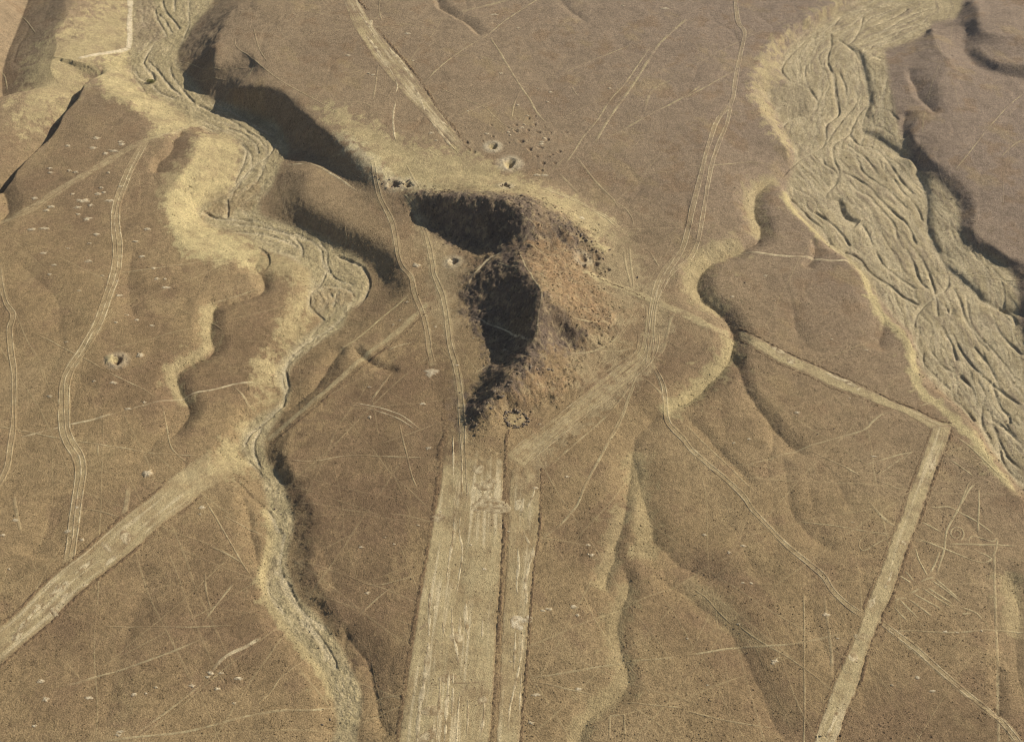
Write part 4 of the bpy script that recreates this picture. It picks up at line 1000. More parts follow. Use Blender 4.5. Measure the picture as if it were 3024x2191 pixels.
# --- thin lines
THIN = [
 ('01', [(2300,120),(2268,150),(2100,310),(1980,500),(1900,620),(1780,790),(1680,960)], 2.4, .6, 'line', 'pale line slanting up from the pit field to the upper edge'),
 ('01', [(2060,300),(1880,560),(1790,660),(1700,800),(1600,920),(1545,1010),(1480,1100)], 1.6, .55, 'line', 'thinner line parallel on the left to the long slanting line above the pits'),
 ('01', [(2400,560),(2268,650),(2000,790),(1840,880),(1720,945)], 1.8, .55, 'line', 'pale line meeting the slanting line at a sharp angle right of the pits'),
 ('01', [(1400,-60),(1300,0),(1100,130),(960,240),(780,350),(640,460),(540,560)], 1.5, .55, 'line', 'long thin line from the top edge down left to the northern strip'),
 ('01', [(980,240),(1060,360),(1130,480),(1200,590),(1250,660),(1300,750),(1370,830)], 1.8, .55, 'line', 'crooked pale line descending into the pit field from above'),
 ('01', [(1190,600),(1150,690),(1130,790)], 1.4, .45, 'line', 'short branch line above the pit field'),
 ('01', [(1950,285),(1780,360),(1620,420),(1450,500)], 1.2, .4, 'line', 'faint line high up right of the crooked line'),
 ('01', [(760,100),(880,60),(1000,30),(1120,0)], 3.0, .4, 'line', 'wide faint line branching off the dark gully at the top edge'),
 ('01', [(640,570),(760,640),(940,710),(1020,780),(1100,840),(1290,915)], 1.0, .4, 'line', 'thin line crossing the pit field from the left'),
 ('01', [(740,780),(860,740),(1000,670),(1120,620)], 1.0, .35, 'line', 'faint line rising right from the northern strip edge'),
 ('01', [(1700,1190),(1900,1170),(2268,1130)], 1.0, .4, 'line', 'faint level line right of the pit field'),
 ('01', [(1550,1030),(1620,1120),(1700,1220),(1800,1320),(1850,1400)], 1.8, .5, 'line', 'pale line running down right from the pits'),
 ('01', [(1800,1340),(1880,1380),(1930,1450),(1945,1520)], 1.2, .45, 'line', 'curved line ending at the pale crest right of the hill'),
 ('02', [(0,1110),(200,1100),(430,1080),(600,1095)], 1.2, .5, 'line', 'thin level line left of the eastern riverbed'),
 ('02', [(0,660),(180,565),(330,480),(385,440)], 1.6, .45, 'line', 'thin line rising to the wavering track at the upper right'),
 ('02', [(2268,620),(2150,720),(2000,890),(1900,1020),(1800,1140)], 1.2, .45, 'line', 'thin straight line on the far right plain'),
 ('02', [(2268,920),(2180,980),(2110,1050)], 1.0, .4, 'line', 'short curved line at the far right edge'),
 ('02', [(480,780),(580,770)], 1.2, .4, 'line', 'very short line on the pale western bank of the eastern river'),
 ('12', [(350,32),(600,52),(850,75),(1000,92),(1180,112)], 2.2, .65, 'line', 'pale straight line from the gully head to the eastern riverbed'),
 ('12', [(1250,140),(1500,160),(1750,178),(2000,200),(2268,216),(2400,222)], 1.1, .5, 'line', 'thin straight line crossing the eastern riverbed'),
 ('12', [(390,1462),(600,1400),(820,1330),(1000,1275),(1200,1215),(1260,1160),(1330,1110),(1440,1088)], 1.3, .6, 'line', 'thin line climbing right to the straight cleared strip'),
 ('12', [(1560,1062),(1640,1035),(1720,1010)], 1.2, .55, 'line', 'short thin line beyond the straight strip by the eastern bank'),
 ('12', [(1170,1462),(1300,1420),(1430,1380),(1525,1360),(1400,1440),(1280,1530)], 1.1, .55, 'geoglyph', 'narrow pointed triangle outline left of the strip corner'),
 ('12', [(1790,1240),(1900,1320),(2000,1410),(2130,1530),(2300,1660)], 1.4, .5, 'line', 'thin line from the strip corner along the eastern bank'),
 ('12', [(40,320),(60,380),(120,420),(200,470),(260,520)], 1.0, .4, 'line', 'thin line inside the bend of the curved gully'),
 ('22', [(-30,1075),(150,1048),(350,1020),(560,1005),(760,988),(940,950),(1120,915)], 1.2, .6, 'line', 'thin line rising right to the long right strip near the bottom'),
 ('22', [(1320,905),(1550,905),(1750,915),(1900,910),(2050,900),(2268,915),(2400,920)], 1.0, .5, 'line', 'thin level line right of the long strip'),
 ('22', [(803,620),(808,850),(806,1100),(810,1350),(806,1642),(806,1900)], 1.0, .45, 'line', 'thin upright line left of the long right strip'),
 ('22', [(940,640),(950,760),(970,900),(990,1080),(988,1240)], 1.8, .4, 'line', 'wider upright line next to the long right strip'),
 ('22', [(2065,300),(2072,500),(2080,800),(2088,1000),(2092,1200),(2098,1500),(2100,1642),(2105,1900)], 1.6, .45, 'line', 'straight upright line near the right edge'),
 ('22', [(760,180),(900,195),(1100,222),(1250,248),(1430,268)], 1.0, .55, 'line', 'thin nearly level line left of the long right strip'),
 ('22', [(1230,40),(1290,110),(1350,170),(1420,215)], 1.8, .6, 'line', 'short bright line reaching the left side of the long right strip'),
 ('22', [(1290,180),(1240,250),(1180,300),(1175,350),(1210,370),(1300,320),(1400,270)], 0.9, .45, 'geoglyph', 'faint hooked outline just left of the long right strip'),
 ('22', [(350,850),(450,930),(560,1000),(700,1080),(830,1170),(960,1270)], 1.0, .35, 'line', 'faint line slanting down right below the dark swale'),
 ('22', [(0,1430),(200,1480),(400,1520),(620,1555)], 1.0, .45, 'line', 'thin line low down between the trapezoid and long strip'),
 ('21', [(1210,1228),(1350,1205),(1500,1180),(1700,1145),(1900,1112),(2100,1092),(2268,1075)], 1.2, .55, 'line', 'thin line rising right from the trapezoid edge'),
 ('21', [(1240,1240),(1380,1260),(1500,1290),(1700,1335)], 1.0, .4, 'line', 'thin line falling right from the trapezoid edge'),
 ('21', [(1850,1380),(2050,1395),(2268,1415)], 0.9, .4, 'line', 'faint level line near the bottom right of the trapezoid'),
 ('21', [(1305,310),(1380,260),(1450,205),(1520,130),(1575,55),(1620,-60),(1700,-210),(1790,-370),(1850,-470),(1900,-600),(1960,-760)], 1.5, .55, 'line', 'long thin line from the trampled band down to the trapezoid flank'),
 ('21', [(650,1245),(800,1252),(1000,1240)], 1.0, .35, 'line', 'faint cross line on the trapezoid near the bottom'),
 ('21', [(1780,1642),(1785,1470),(1880,1460),(1885,1642)], 1.0, .45, 'geoglyph', 'small rectangular outline at the bottom edge right of the trapezoid'),
 ('21', [(0,520),(200,600),(420,560),(540,520)], 0.9, .35, 'line', 'faint dashed line left of the trapezoid'),
 ('21', [(100,820),(250,680),(400,560)], 1.0, .35, 'line', 'faint line slanting up to the trapezoid left edge'),
 ('21', [(150,1390),(280,1350),(410,1330)], 1.2, .4, 'line', 'short pale line reaching the trapezoid left edge near the bottom'),
 ('10', [(100,1272),(400,1195),(600,1150),(800,1095),(950,1052),(1250,990),(1400,950),(1550,912),(1660,900),(1760,905)], 1.5, .65, 'line', 'long pale line crossing the left track towards the western riverbed'),
 ('10', [(-40,1185),(200,1230),(400,1270),(600,1300),(800,1330),(1100,1372),(1340,1390)], 1.1, .5, 'line', 'thin line crossing the left plain just below the long pale line'),
 ('10', [(200,560),(330,620),(450,685),(600,760),(700,820),(850,895),(950,942),(1070,1020)], 1.0, .45, 'line', 'thin line slanting down right across the left track'),
 ('10', [(1075,1030),(1100,1150),(1130,1310),(1180,1380),(1260,1440)], 1.1, .45, 'line', 'thin line running down to the broad lower left strip'),
 ('10', [(650,190),(820,165),(1000,145),(1200,118),(1400,95),(1600,118)], 1.1, .45, 'line', 'thin line running right to the western bank'),
 ('10', [(1230,395),(1330,390),(1450,365),(1600,320),(1745,280)], 1.3, .5, 'line', 'pale line along the side gully west of the river'),
 ('10', [(1400,500),(1440,525),(1480,555)], 1.0, .5, 'line', 'short pale line across the dark side gully west of the river'),
 ('10', [(1700,110),(1850,98),(2050,95)], 0.9, .4, 'line', 'short thin line on the left bank of the western river'),
 ('10', [(1800,1425),(1950,1415),(2100,1420),(2268,1390),(2450,1385),(2720,1395),(2860,1400)], 1.1, .45, 'line', 'thin level line on the dark plain left of the trapezoid top'),
 ('20', [(330,1280),(500,1255),(640,1210),(900,1132),(1150,1040),(1400,930)], 1.2, .5, 'line', 'thin line rising right across the lower left plain'),
 ('20', [(1400,1180),(1470,1100),(1540,1052),(1640,1005),(1750,940)], 2.2, .7, 'line', 'short bright curved line near the lower western riverbed'),
 ('20', [(860,1620),(1000,1520),(1190,1380),(1300,1290),(1370,1230)], 1.2, .45, 'line', 'thin line rising from the bottom edge to the bright curved line'),
 ('20', [(650,1642),(900,1610),(1200,1580),(1400,1535),(1600,1480),(1750,1450),(1900,1430),(2080,1430),(2268,1405)], 1.3, .6, 'line', 'long pale line along the bottom left edge'),
 ('20', [(1350,20),(1420,130),(1520,300),(1600,440),(1680,560)], 1.0, .45, 'line', 'thin line running down right beside the lower western river'),
 ('20', [(1380,340),(1500,390),(1620,462)], 1.2, .5, 'line', 'short pale line joining the thin riverside line'),
 ('20', [(1460,130),(1600,200),(1790,290)], 1.0, .45, 'line', 'short line crossing the bank of the lower western river'),
 ('20', [(1350,850),(1440,730),(1560,580)], 1.2, .4, 'line', 'short faint line rising right below the broad strip'),
 ('20', [(540,90),(680,115),(830,165)], 1.0, .4, 'line', 'short line between the left track and the broad strip'),
 ('20', [(640,870),(900,880),(1200,880),(1600,865)], 0.9, .35, 'line', 'faint level line below the broad lower left strip'),
 ('20', [(1700,1400),(1800,1310),(1860,1220),(1960,1140),(2060,1070)], 1.0, .35, 'line', 'faint line rising right to the lower western riverbed'),
 ('20', [(1360,500),(1370,640),(1400,760)], 1.2, .35, 'line', 'short upright faint line below the broad strip'),
 ('11', [(-20,1028),(100,1038),(220,1058),(330,1090),(420,1130),(540,1225)], 1.0, .7, 'line', 'upper of two whitish dashed lines left of the hill foot'),
 ('11', [(-20,1042),(100,1052),(200,1078),(320,1115),(400,1150),(500,1215)], 1.0, .7, 'line', 'lower of two whitish dashed lines left of the hill foot'),
 ('11', [(180,1040),(260,930),(350,820)], 1.2, .4, 'line', 'short line rising right above the dashed lines'),
 ('11', [(290,690),(400,650),(540,612)], 1.2, .5, 'line', 'short pale line left of the hill foot'),
 ('11', [(380,1150),(410,1280),(440,1400),(470,1520),(510,1620)], 1.0, .4, 'line', 'thin line running down from the dashed lines'),
 ('A', [(580,882),(650,908),(720,945),(790,970),(880,1010),(970,1055)], 1.3, .75, 'path', 'pale footpath along the lower edge of the large black hill face'),
 ('A', [(545,790),(575,720),(600,660),(650,600),(700,550),(760,515),(825,480)], 1.6, .7, 'path', 'pale footpath climbing up to the saddle between the black faces'),
 ('A', [(530,672),(620,610),(720,540),(810,478)], 1.1, .5, 'path', 'straight thin footpath beside the climbing path on the hill'),
 ('A', [(1000,1040),(1000,960),(1005,880),(1018,810),(1026,750),(990,685),(915,560),(880,480)], 1.2, .6, 'path', 'pale footpath following the ridge of the hill'),
 ('A', [(740,552),(790,575),(850,590),(910,590)], 1.0, .5, 'path', 'short footpath across the spur on the hill'),
 ('A', [(1200,895),(1250,910),(1300,920),(1380,925),(1450,905)], 1.1, .6, 'path', 'wavy pale footpath on the red eastern slope'),
 ('A', [(1090,1070),(1150,1105),(1250,1115),(1350,1100),(1450,1050),(1500,980)], 1.3, .55, 'path', 'curved footpath round the southeastern foot of the hill'),
 ('A', [(895,280),(940,305),(985,335),(955,380),(925,420),(905,445)], 1.2, .6, 'path', 'bent pale footpath near the hill summit'),
 ('A', [(925,445),(1000,490),(1080,540),(1170,610)], 1.1, .5, 'path', 'footpath descending the red slope from the saddle'),
 ('A', [(950,595),(1020,635),(1090,670)], 1.0, .5, 'path', 'short footpath below the descending path on the red slope'),
 ('A', [(1080,490),(1180,490),(1290,475)], 1.0, .5, 'path', 'level footpath at the top of the red slope'),
 ('A', [(1110,1005),(1160,970),(1215,935)], 1.0, .4, 'path', 'short straight footpath in the southeastern hollow'),
 ('A', [(190,150),(220,185),(255,215)], 1.4, .6, 'path', 'short pale footpath at the western tip of the crest'),
 ('A', [(600,1250),(700,1190),(830,1110)], 1.1, .4, 'path', 'short faint footpath below the large black face'),
 ('B', [(730,690),(800,690),(880,685),(950,705),(1020,745),(1100,795),(1190,860)], 1.8, .75, 'path', 'white path along the foot of the long black bank'),
 ('B', [(90,55),(180,85),(300,105),(450,110),(540,105)], 1.0, .5, 'path', 'thin path across the dark bank at the upper left river bend'),
 ('B', [(370,310),(400,250),(470,195),(540,120),(550,70)], 2.2, .45, 'path', 'brownish path climbing the ravine above the long black bank'),
 ('B', [(160,165),(260,180),(400,180)], 1.0, .45, 'path', 'short thin path low on the dark bank at the river bend'),
 ('B', [(970,660),(1030,640),(1100,632)], 1.6, .4, 'path', 'short path near the lower end of the long black bank'),
 ('B', [(1105,1060),(1110,1130),(1095,1200)], 1.2, .5, 'path', 'short path down the dark slope above the river'),
 ('00', [(110,80),(150,120),(190,160),(240,230)], 1.4, .6, 'path', 'white path in the dark hollow at the top left corner'),
 ('00', [(0,470),(30,510),(45,580),(40,620)], 1.4, .6, 'path', 'white path in the dark bank at the left edge near the top'),
 ('00', [(400,265),(560,280),(760,305)], 1.2, .5, 'line', 'thin line across the pale slope at the top left'),
 ('00', [(1560,240),(1570,310),(1660,380),(1760,460),(1900,560),(2050,640),(2268,760)], 1.2, .4, 'line', 'thin pale line along the rim above the long black bank'),
 ('00', [(1680,170),(1720,320),(1780,420)], 1.0, .4, 'line', 'faint line down to the rim at the upper left'),
 ('00', [(960,940),(1060,905),(1180,880),(1290,820),(1360,790)], 3.0, .6, 'path', 'pale sandy ridge path on the spur beside the western river'),

 ('11', [(1875,0),(1890,120),(1915,220),(1930,290)], 1.6, .4, 'line', 'left of two short parallel tracks east of the diggings'),
 ('11', [(1912,-20),(1925,120),(1938,230),(1945,310)], 1.6, .4, 'line', 'right of two short parallel tracks east of the diggings'),
 ('11', [(2040,20),(2080,80),(2115,140)], 1.4, .4, 'line', 'short track joining the junction east of the hill from above'),
 ('11', [(2230,420),(2190,480),(2165,580),(2140,680),(2060,760)], 2.0, .4, 'line', 'pale track along the inner side of the curved gully'),
 ('11', [(2010,870),(2080,925),(2140,990)], 1.6, .45, 'line', 'short track right of the fan of tracks south of the junction'),
 ('11', [(1985,790),(1930,930),(1880,1070),(1820,1200),(1740,1330)], 1.3, .4, 'line', 'track fanning down from the junction right of the trampled band'),
 ('11', [(1965,860),(1800,1080),(1640,1230),(1500,1350),(1360,1480)], 1.4, .45, 'line', 'track bordering the lower side of the trampled band'),
 ('11', [(1990,690),(1850,760),(1700,870),(1560,960)], 1.6, .4, 'line', 'track bordering the upper side of the trampled band'),
 ('11', [(1950,660),(1860,690),(1740,690),(1640,700)], 1.4, .4, 'line', 'curved track from the junction to the southeastern hill foot'),
 ('11', [(2030,380),(2030,480),(2020,600)], 1.8, .5, 'line', 'short pale rut just above the junction east of the hill'),
 ('11', [(1700,260),(1760,300),(1850,320)], 1.2, .35, 'line', 'short faint track below the eastern diggings'),
 ('01', [(-20,690),(80,678),(160,690),(210,720)], 1.8, .45, 'line', 'short pale curved line behind the long black bank'),
 ('01', [(2268,510),(2130,560),(2060,610),(2025,690),(2010,760)], 2.4, .35, 'line', 'hooked faint line right of the converging lines'),
 ('01', [(1530,575),(1555,620),(1580,645)], 1.6, .4, 'line', 'very short line above and right of the pits'),
 ('01', [(245,420),(228,560),(210,670)], 1.6, .3, 'line', 'short upright line left of the northern strip'),
 ('01', [(430,985),(520,985),(600,1010),(660,1050)], 1.4, .4, 'line', 'short pale line behind the hill crest'),
 ('01', [(430,1090),(470,1170),(515,1240)], 1.6, .5, 'line', 'short pale line reaching the left end of the crest'),
 ('01', [(270,150),(250,60),(260,-20)], 1.4, .35, 'line', 'short upright line near the top edge beside the northern strip'),
 ('01', [(0,500),(90,480),(200,440)], 1.4, .3, 'line', 'faint short line left of the northern strip at the upper left'),
 ('01', [(1440,1150),(1520,1230),(1600,1310)], 2.2, .35, 'line', 'dull line falling right below the pit field'),
 ('01', [(880,365),(1000,400),(1120,440)], 1.2, .3, 'line', 'faint short line left of the crooked line'),
 ('12', [(820,1340),(950,1400),(1080,1460),(1200,1530)], 1.3, .4, 'line', 'thin line falling right below the narrow triangle outline'),
 ('12', [(1280,1545),(1400,1590),(1460,1620)], 1.0, .35, 'line', 'short faint line near the left side of the strip corner'),
 ('12', [(0,1160),(130,1290),(280,1430),(420,1570),(500,1642)], 1.4, .4, 'line', 'thin straight line parallel to the two rut track'),
 ('22', [(60,620),(150,680),(230,770),(330,870)], 1.0, .35, 'line', 'thin line along the dark swale right of the trapezoid'),
 ('22', [(600,1110),(640,1080),(660,1100)], 1.0, .5, 'line', 'tiny curl of a line low on the right plain'),
 ('22', [(1640,90),(1760,85),(1850,120),(2000,210),(2085,275)], 1.0, .5, 'line', 'thin bent line crossing the figure right of the long strip'),
 ('20', [(850,-60),(845,30),(820,150)], 3.0, .35, 'line', 'faint wide line below the largest white heap'),
 ('20', [(90,0),(110,120),(140,260)], 2.0, .3, 'line', 'faint wide upright line at the left edge above the broad strip'),
 ('10', [(650,1310),(652,1390)], 1.2, .4, 'line', 'very short upright line right of the left track'),
 ('10', [(1550,925),(1610,980),(1660,1070)], 1.6, .4, 'line', 'short curved line on the western bank slope'),
 ('C', [(1500,1110),(1570,1010),(1650,900)], 1.2, .4, 'line', 'short straight line rising right above the dashed pair'),
]
nline = 0
for fr, pts, w, s, cat, lab in THIN:
    nm = {'line': 'desert_line', 'path': 'footpath', 'geoglyph': 'outline_geoglyph'}[cat]
    if cat == 'geoglyph' and 'outline' in lab and len(pts) < 8 and 'rect' in lab or 'triangle' in lab:
        P = np.array(pts, float)
        d = []
        for k in range(len(P) - 1):
            for t in np.linspace(0, 1, 6, endpoint=False): d.append(tuple(P[k] * (1 - t) + P[k + 1] * t))
        d.append(tuple(P[-1])); pts = d
    o = line(nm, fr, pts, w, BRIGHT if s > .6 else C(0.47, 0.38, 0.215), min(1, s * 0.85), 0.13, 0.6, patchy=0.7)
    tag(o, lab, cat, {'line': 'thin lines on the plain', 'path': 'footpaths on the hill and banks', 'geoglyph': 'drawn outlines'}[cat])

# --- web of barely visible old paths, too many and too faint to count
def faint_web(n):
    vs, fs, cs, base = [], [], [], 0
    for k in range(n):
        p = ground(np.array([[random.uniform(-50, 3070), random.uniform(0, 2250)]]), np.array([-5.0]))[0]
        a = random.choice([0.6, 2.2, -0.35, 1.2]) + random.gauss(0, 0.35); L = random.uniform(60, 260)
        t = np.arange(-L / 2, L / 2, 1.1)
        Q = p + np.outer(t, [math.cos(a), math.sin(a)])
        nn = np.array([-math.sin(a), math.cos(a)])
        Q = Q + nn * (4.0 * fbm(t / 60 + k * 7.7, t * 0 + k, 2))[:, None]
        h = lattice_at(H_S, Q[:, 0], Q[:, 1]); b_ = lattice_at(BED, Q[:, 0], Q[:, 1])
        u = np.linspace(0, 1, len(t))
        st = np.sin(np.pi * u) ** 0.7 * np.clip(0.75 + 1.6 * fbm(t / 20 + k * 3.1, t * 0, 3), 0, 1) * (1 - h) * (1 - 0.8 * b_) * random.uniform(0.15, 0.42)
        w = random.uniform(0.5, 1.6)
        Lq, Rq = offsets(Q, w)
        P = np.stack([Lq, Q, Rq], 1); X = P[..., 0].ravel(); Y = P[..., 1].ravel()
        e = np.tile([0, 1, 0], len(t)); Z = zat(X, Y) - 0.05 + 0.16 * e
        m = (e * np.repeat(st, 3))[:, None]
        vs.append(np.column_stack([X, Y, Z])); cs.append(cat_(X, Y) * (1 - m) + C(0.46, 0.37, 0.20) * m)
        I = np.arange(len(t) * 3).reshape(-1, 3) + base
        fs.append(np.stack([I[:-1, :-1], I[:-1, 1:], I[1:, 1:], I[1:, :-1]], -1).reshape(-1, 4)[:, ::-1]); base += len(t) * 3
    o = link('faint_paths', make_mesh('faint_paths', np.vstack(vs), np.vstack(fs), np.vstack(cs), M_CLEAR))
    tag(o, 'web of barely visible old paths crossing the plain', 'paths', kind='stuff')
faint_web(190)

# --- figure with a spiral (one drawing made of many strokes)
fig = bpy.data.objects.new('figure_geoglyph', None); scene.collection.objects.link(fig)
fc = survey('D', [(1195, 820)])[0]; fig.location = (0, 0, 0)
tag(fig, 'faint line drawing with a spiral and comb of strokes right of the long strip', 'geoglyph')
sp = [(1195 + (12 + 62 * t) * math.cos(4.2 * math.pi * t + 1.2), 820 + (12 + 58 * t) * math.sin(4.2 * math.pi * t + 1.2)) for t in np.linspace(0, 1, 40)]
FIG = [sp, [(1300,905),(1312,862),(1350,845),(1400,860),(1460,878),(1520,890),(1555,850)], [(1310,945),(1400,985),(1470,1020),(1505,1045),(1450,1075),(1350,1060),(1250,1020),(1100,960),(950,900),(800,860)],
  [(930,595),(1040,590),(1120,585),(1200,620),(1290,670),(1380,720),(1470,785),(1550,850)], [(1350,325),(1290,410),(1220,590),(1170,680),(1110,800),(1090,950),(1060,1060),(1010,1210)], [(1050,970),(1010,1080),(960,1180)],
  [(1370,380),(1310,430),(1260,520),(1215,600)], [(1130,165),(1220,225),(1310,290),(1350,325)], [(1390,400),(1395,560),(1388,700),(1385,840)], [(640,1460),(700,1530),(760,1590)], [(690,1400),(780,1490),(860,1570)],
  [(760,1390),(880,1475),(990,1560)], [(800,1340),(930,1415),(1070,1490)], [(880,1290),(1020,1385),(1170,1480)], [(930,1290),(1050,1370),(1160,1440)], [(960,1220),(1100,1320),(1240,1430)], [(870,1250),(940,1220),(1005,1205)],
  [(740,1150),(780,1190),(815,1240)], [(690,1190),(740,1220),(800,1260)], [(1220,1470),(1300,1490),(1380,1530),(1430,1590)], [(1240,1530),(1330,1525)], [(830,930),(860,1040),(900,1120),(940,1190),(970,1190)], [(890,720),(980,765),(1060,810)],
  [(650,1420),(700,1390),(760,1395)], [(780,1345),(830,1330),(870,1300)], [(1000,1210),(1060,1260),(1140,1330),(1220,1400)], [(1100,915),(1250,915),(1450,920),(1760,935)], [(1560,860),(1545,960),(1510,1040)]]
for p in FIG:
    line('line_stroke', 'D', p, 1.15, C(0.47, 0.38, 0.215), 0.72, 0.14, 0.5, fig, patchy=0.35)

# ------------------------------------------------------------------ stones
def ico():
    t = (1 + 5 ** .5) / 2
    v = np.array([(-1,t,0),(1,t,0),(-1,-t,0),(1,-t,0),(0,-1,t),(0,1,t),(0,-1,-t),(0,1,-t),(t,0,-1),(t,0,1),(-t,0,-1),(-t,0,1)], float)
    v /= np.linalg.norm(v[0])
    f = np.array([(0,11,5),(0,5,1),(0,1,7),(0,7,10),(0,10,11),(1,5,9),(5,11,4),(11,10,2),(10,7,6),(7,1,8),(3,9,4),(3,4,2),(3,2,6),(3,6,8),(3,8,9),(4,9,5),(2,4,11),(6,2,10),(8,6,7),(9,8,1)])
    return v, f
IV, IF = ico()
OV = np.array([(1,0,0),(-1,0,0),(0,1,0),(0,-1,0),(0,0,1)], float)
OF = np.array([(0,2,4),(2,1,4),(1,3,4),(3,0,4)])
def stone_mesh(name, seed, col):
    r = np.random.default_rng(seed)
    v = IV.copy()
    # subdivide once
    f = IF.tolist(); cache = {}; vl = v.tolist()
    def mid(a, b):
        k = (min(a, b), max(a, b))
        if k not in cache:
            m = (np.array(vl[a]) + np.array(vl[b])); m /= np.linalg.norm(m); cache[k] = len(vl); vl.append(m.tolist())
        return cache[k]
    nf = []
    for a, b, c in f:
        ab, bc, ca = mid(a, b), mid(b, c), mid(c, a); nf += [(a, ab, ca), (b, bc, ab), (c, ca, bc), (ab, bc, ca)]
    v = np.array(vl)
    for k in range(5):      # chop with planes for an angular block
        n = r.normal(size=3); n /= np.linalg.norm(n); d = 0.62 + 0.2 * r.random()
        s = v @ n; v = np.where((s > d)[:, None], v - np.outer(s - d, n), v)
    v *= 1 + 0.10 * r.normal(size=(len(v), 1))
    v *= np.array([1.0, 0.8, 0.7])
    c = np.ones((len(v), 3)) * col * (1 + 0.12 * r.normal(size=(len(v), 1)))
    return make_mesh(name, v, np.array(nf), c, M_STONE, smooth=False)
M_STONE = ground_material('boulder_rock', 0.4, 0.5)
def scatter(name, frames, n, rmin, rmax, col, label):
    """uncountable loose stones"""
    xs, ys = frames(n)
    zz = zat(xs, ys); n = len(xs)
    rad = rmin + (rmax - rmin) * rng.random(n) ** 2.5
    ang = rng.random(n) * 6.283
    ca, sa = np.cos(ang), np.sin(ang)
    v = OV[None] * (1 + 0.35 * rng.normal(size=(n, 5, 1)).clip(-1, 1)) * rad[:, None, None]
    v = v * np.array([1.2, 0.9, 1.0])
    vx = v[..., 0] * ca[:, None] - v[..., 1] * sa[:, None]; vy = v[..., 0] * sa[:, None] + v[..., 1] * ca[:, None]
    V = np.stack([vx + xs[:, None], vy + ys[:, None], v[..., 2] + (zz - 0.05)[:, None]], -1).reshape(-1, 3)
    F = (OF[None] + (np.arange(n) * 5)[:, None, None]).reshape(-1, 3)
    base = cat_(xs, ys) * (0.45 + 0.35 * rng.random((n, 1)))
    c = np.repeat(base, 5, 0)
    me = make_mesh(name, V, F, c, M_STONE, smooth=False)
    o = link(name, me)
    return tag(o, label, 'stones', kind='stuff')
BARE = np.zeros(GX.shape, np.float32)
def plain_pts(n):
    P = np.column_stack([rng.random(n) * 3300 - 140, 700 + 1750 * rng.random(n) ** 0.8])
    G = ground(P, np.full(n, -6.0))
    dens = 0.35 + 1.4 * fbm(G[:, 0] / 22, G[:, 1] / 22, 4, 0.6)
    bed = lattice_at(BED, G[:, 0], G[:, 1])
    k = (rng.random(n) < np.clip(dens, 0.04, 1)) & (bed < 0.5)
    return G[k, 0], G[k, 1]
def hill_pts(n):
    a = hill_poly.min(0) - 8; b = hill_poly.max(0) + 8
    G = a + (b - a) * rng.random((n, 2))
    h = lattice_at(H_S, G[:, 0], G[:, 1])
    k = rng.random(n) < h * np.clip(0.5 + 1.2 * fbm(G[:, 0] / 9, G[:, 1] / 9, 2), 0.1, 1)
    return G[k, 0], G[k, 1]
STEEP = blur(steep, 1)
def bank_pts(n):
    P = np.column_stack([rng.random(n) * 3300 - 140, 250 + 2200 * rng.random(n)])
    G = ground(P, np.full(n, -8.0))
    k = (rng.random(n) < lattice_at(STEEP, G[:, 0], G[:, 1]) * (1 - lattice_at(H_S, G[:, 0], G[:, 1])) * 0.9 + 0.25 * lattice_at(BED, G[:, 0], G[:, 1]))
    return G[k, 0], G[k, 1]
scatter('bank_stones', bank_pts, 90000, 0.15, 0.55, None, 'loose stones on the gully banks and riverbeds')
scatter('loose_stones', plain_pts, 110000, 0.10, 0.45, None, 'small dark stones strewn all over the brown plain')
scatter('hill_rubble', hill_pts, 14000, 0.2, 0.8, None, 'broken dark rubble covering the rocky hill')

ORD = ['leftmost', 'second', 'third', 'fourth', 'fifth', 'sixth', 'seventh', 'eighth', 'ninth', 'tenth', 'eleventh', 'twelfth', 'thirteenth', 'fourteenth', 'fifteenth', 'sixteenth', 'seventeenth', 'eighteenth', 'nineteenth', 'twentieth']
def ordinal(i, n, what, where):
    if i == 0: return 'leftmost ' + what + ' ' + where
    if i == n - 1: return 'rightmost ' + what + ' ' + where
    if i < n / 2: return what + ' ' + where + ', ' + ORD[i] + ' from the left'
    return what + ' ' + where + ', ' + ORD[n - 1 - i] + ' from the right'
# ------------------------------------------------------------------ boulders one by one
BMESH = [stone_mesh('boulder', 100 + k, C(0.21, 0.165, 0.12)) for k in range(5)]
def boulders(frame, spots, label, group):
    what, where = label.split('|')
    spots = sorted(spots)
    for k, (x, y, r) in enumerate(spots):
        c = survey(frame, [(x, y)])[0]
        o = link('boulder', BMESH[k % 5])
        o.location = (c[0], c[1], float(zat(c[:1], c[1:2])[0]) + r * 0.25)
        o.rotation_euler = (0.3 * random.random(), 0.3 * random.random(), 6.28 * random.random())
        r *= 0.62; o.scale = (r * (0.8 + 0.6 * random.random()), r * (0.6 + 0.5 * random.random()), r * (0.6 + 0.4 * random.random()))
        tag(o, ordinal(k, len(spots), what, where), 'boulder', group)
boulders('A', [(105,80,1.5),(120,110,1.8),(155,88,1.3),(160,105,1.2),(188,92,1.3),(222,84,1.4),(230,100,1.5),(60,90,1.0),(20,45,1.0),(45,60,1.1),(320,105,0.9),(85,115,1.0)], 'dark boulder|on the pale saddle left of the hill crest', 'boulders on the saddle')
boulders('A', [(790,95,1.2),(812,92,1.7),(835,115,1.1),(780,105,0.8),(885,165,1.1),(905,160,1.3),(925,168,1.0),(700,100,0.7)], 'dark boulder|on the pale crest behind the black hill face', 'boulders on the crest')
boulders('A', [(1250,380,1.6),(1268,400,2.0),(1285,418,1.8),(1300,432,1.5),(1175,345,1.2),(1130,315,1.2),(1240,395,1.1),(1215,365,1.2)], 'dark rock|of the outcrop east on the crest', 'rocks of the eastern outcrop')
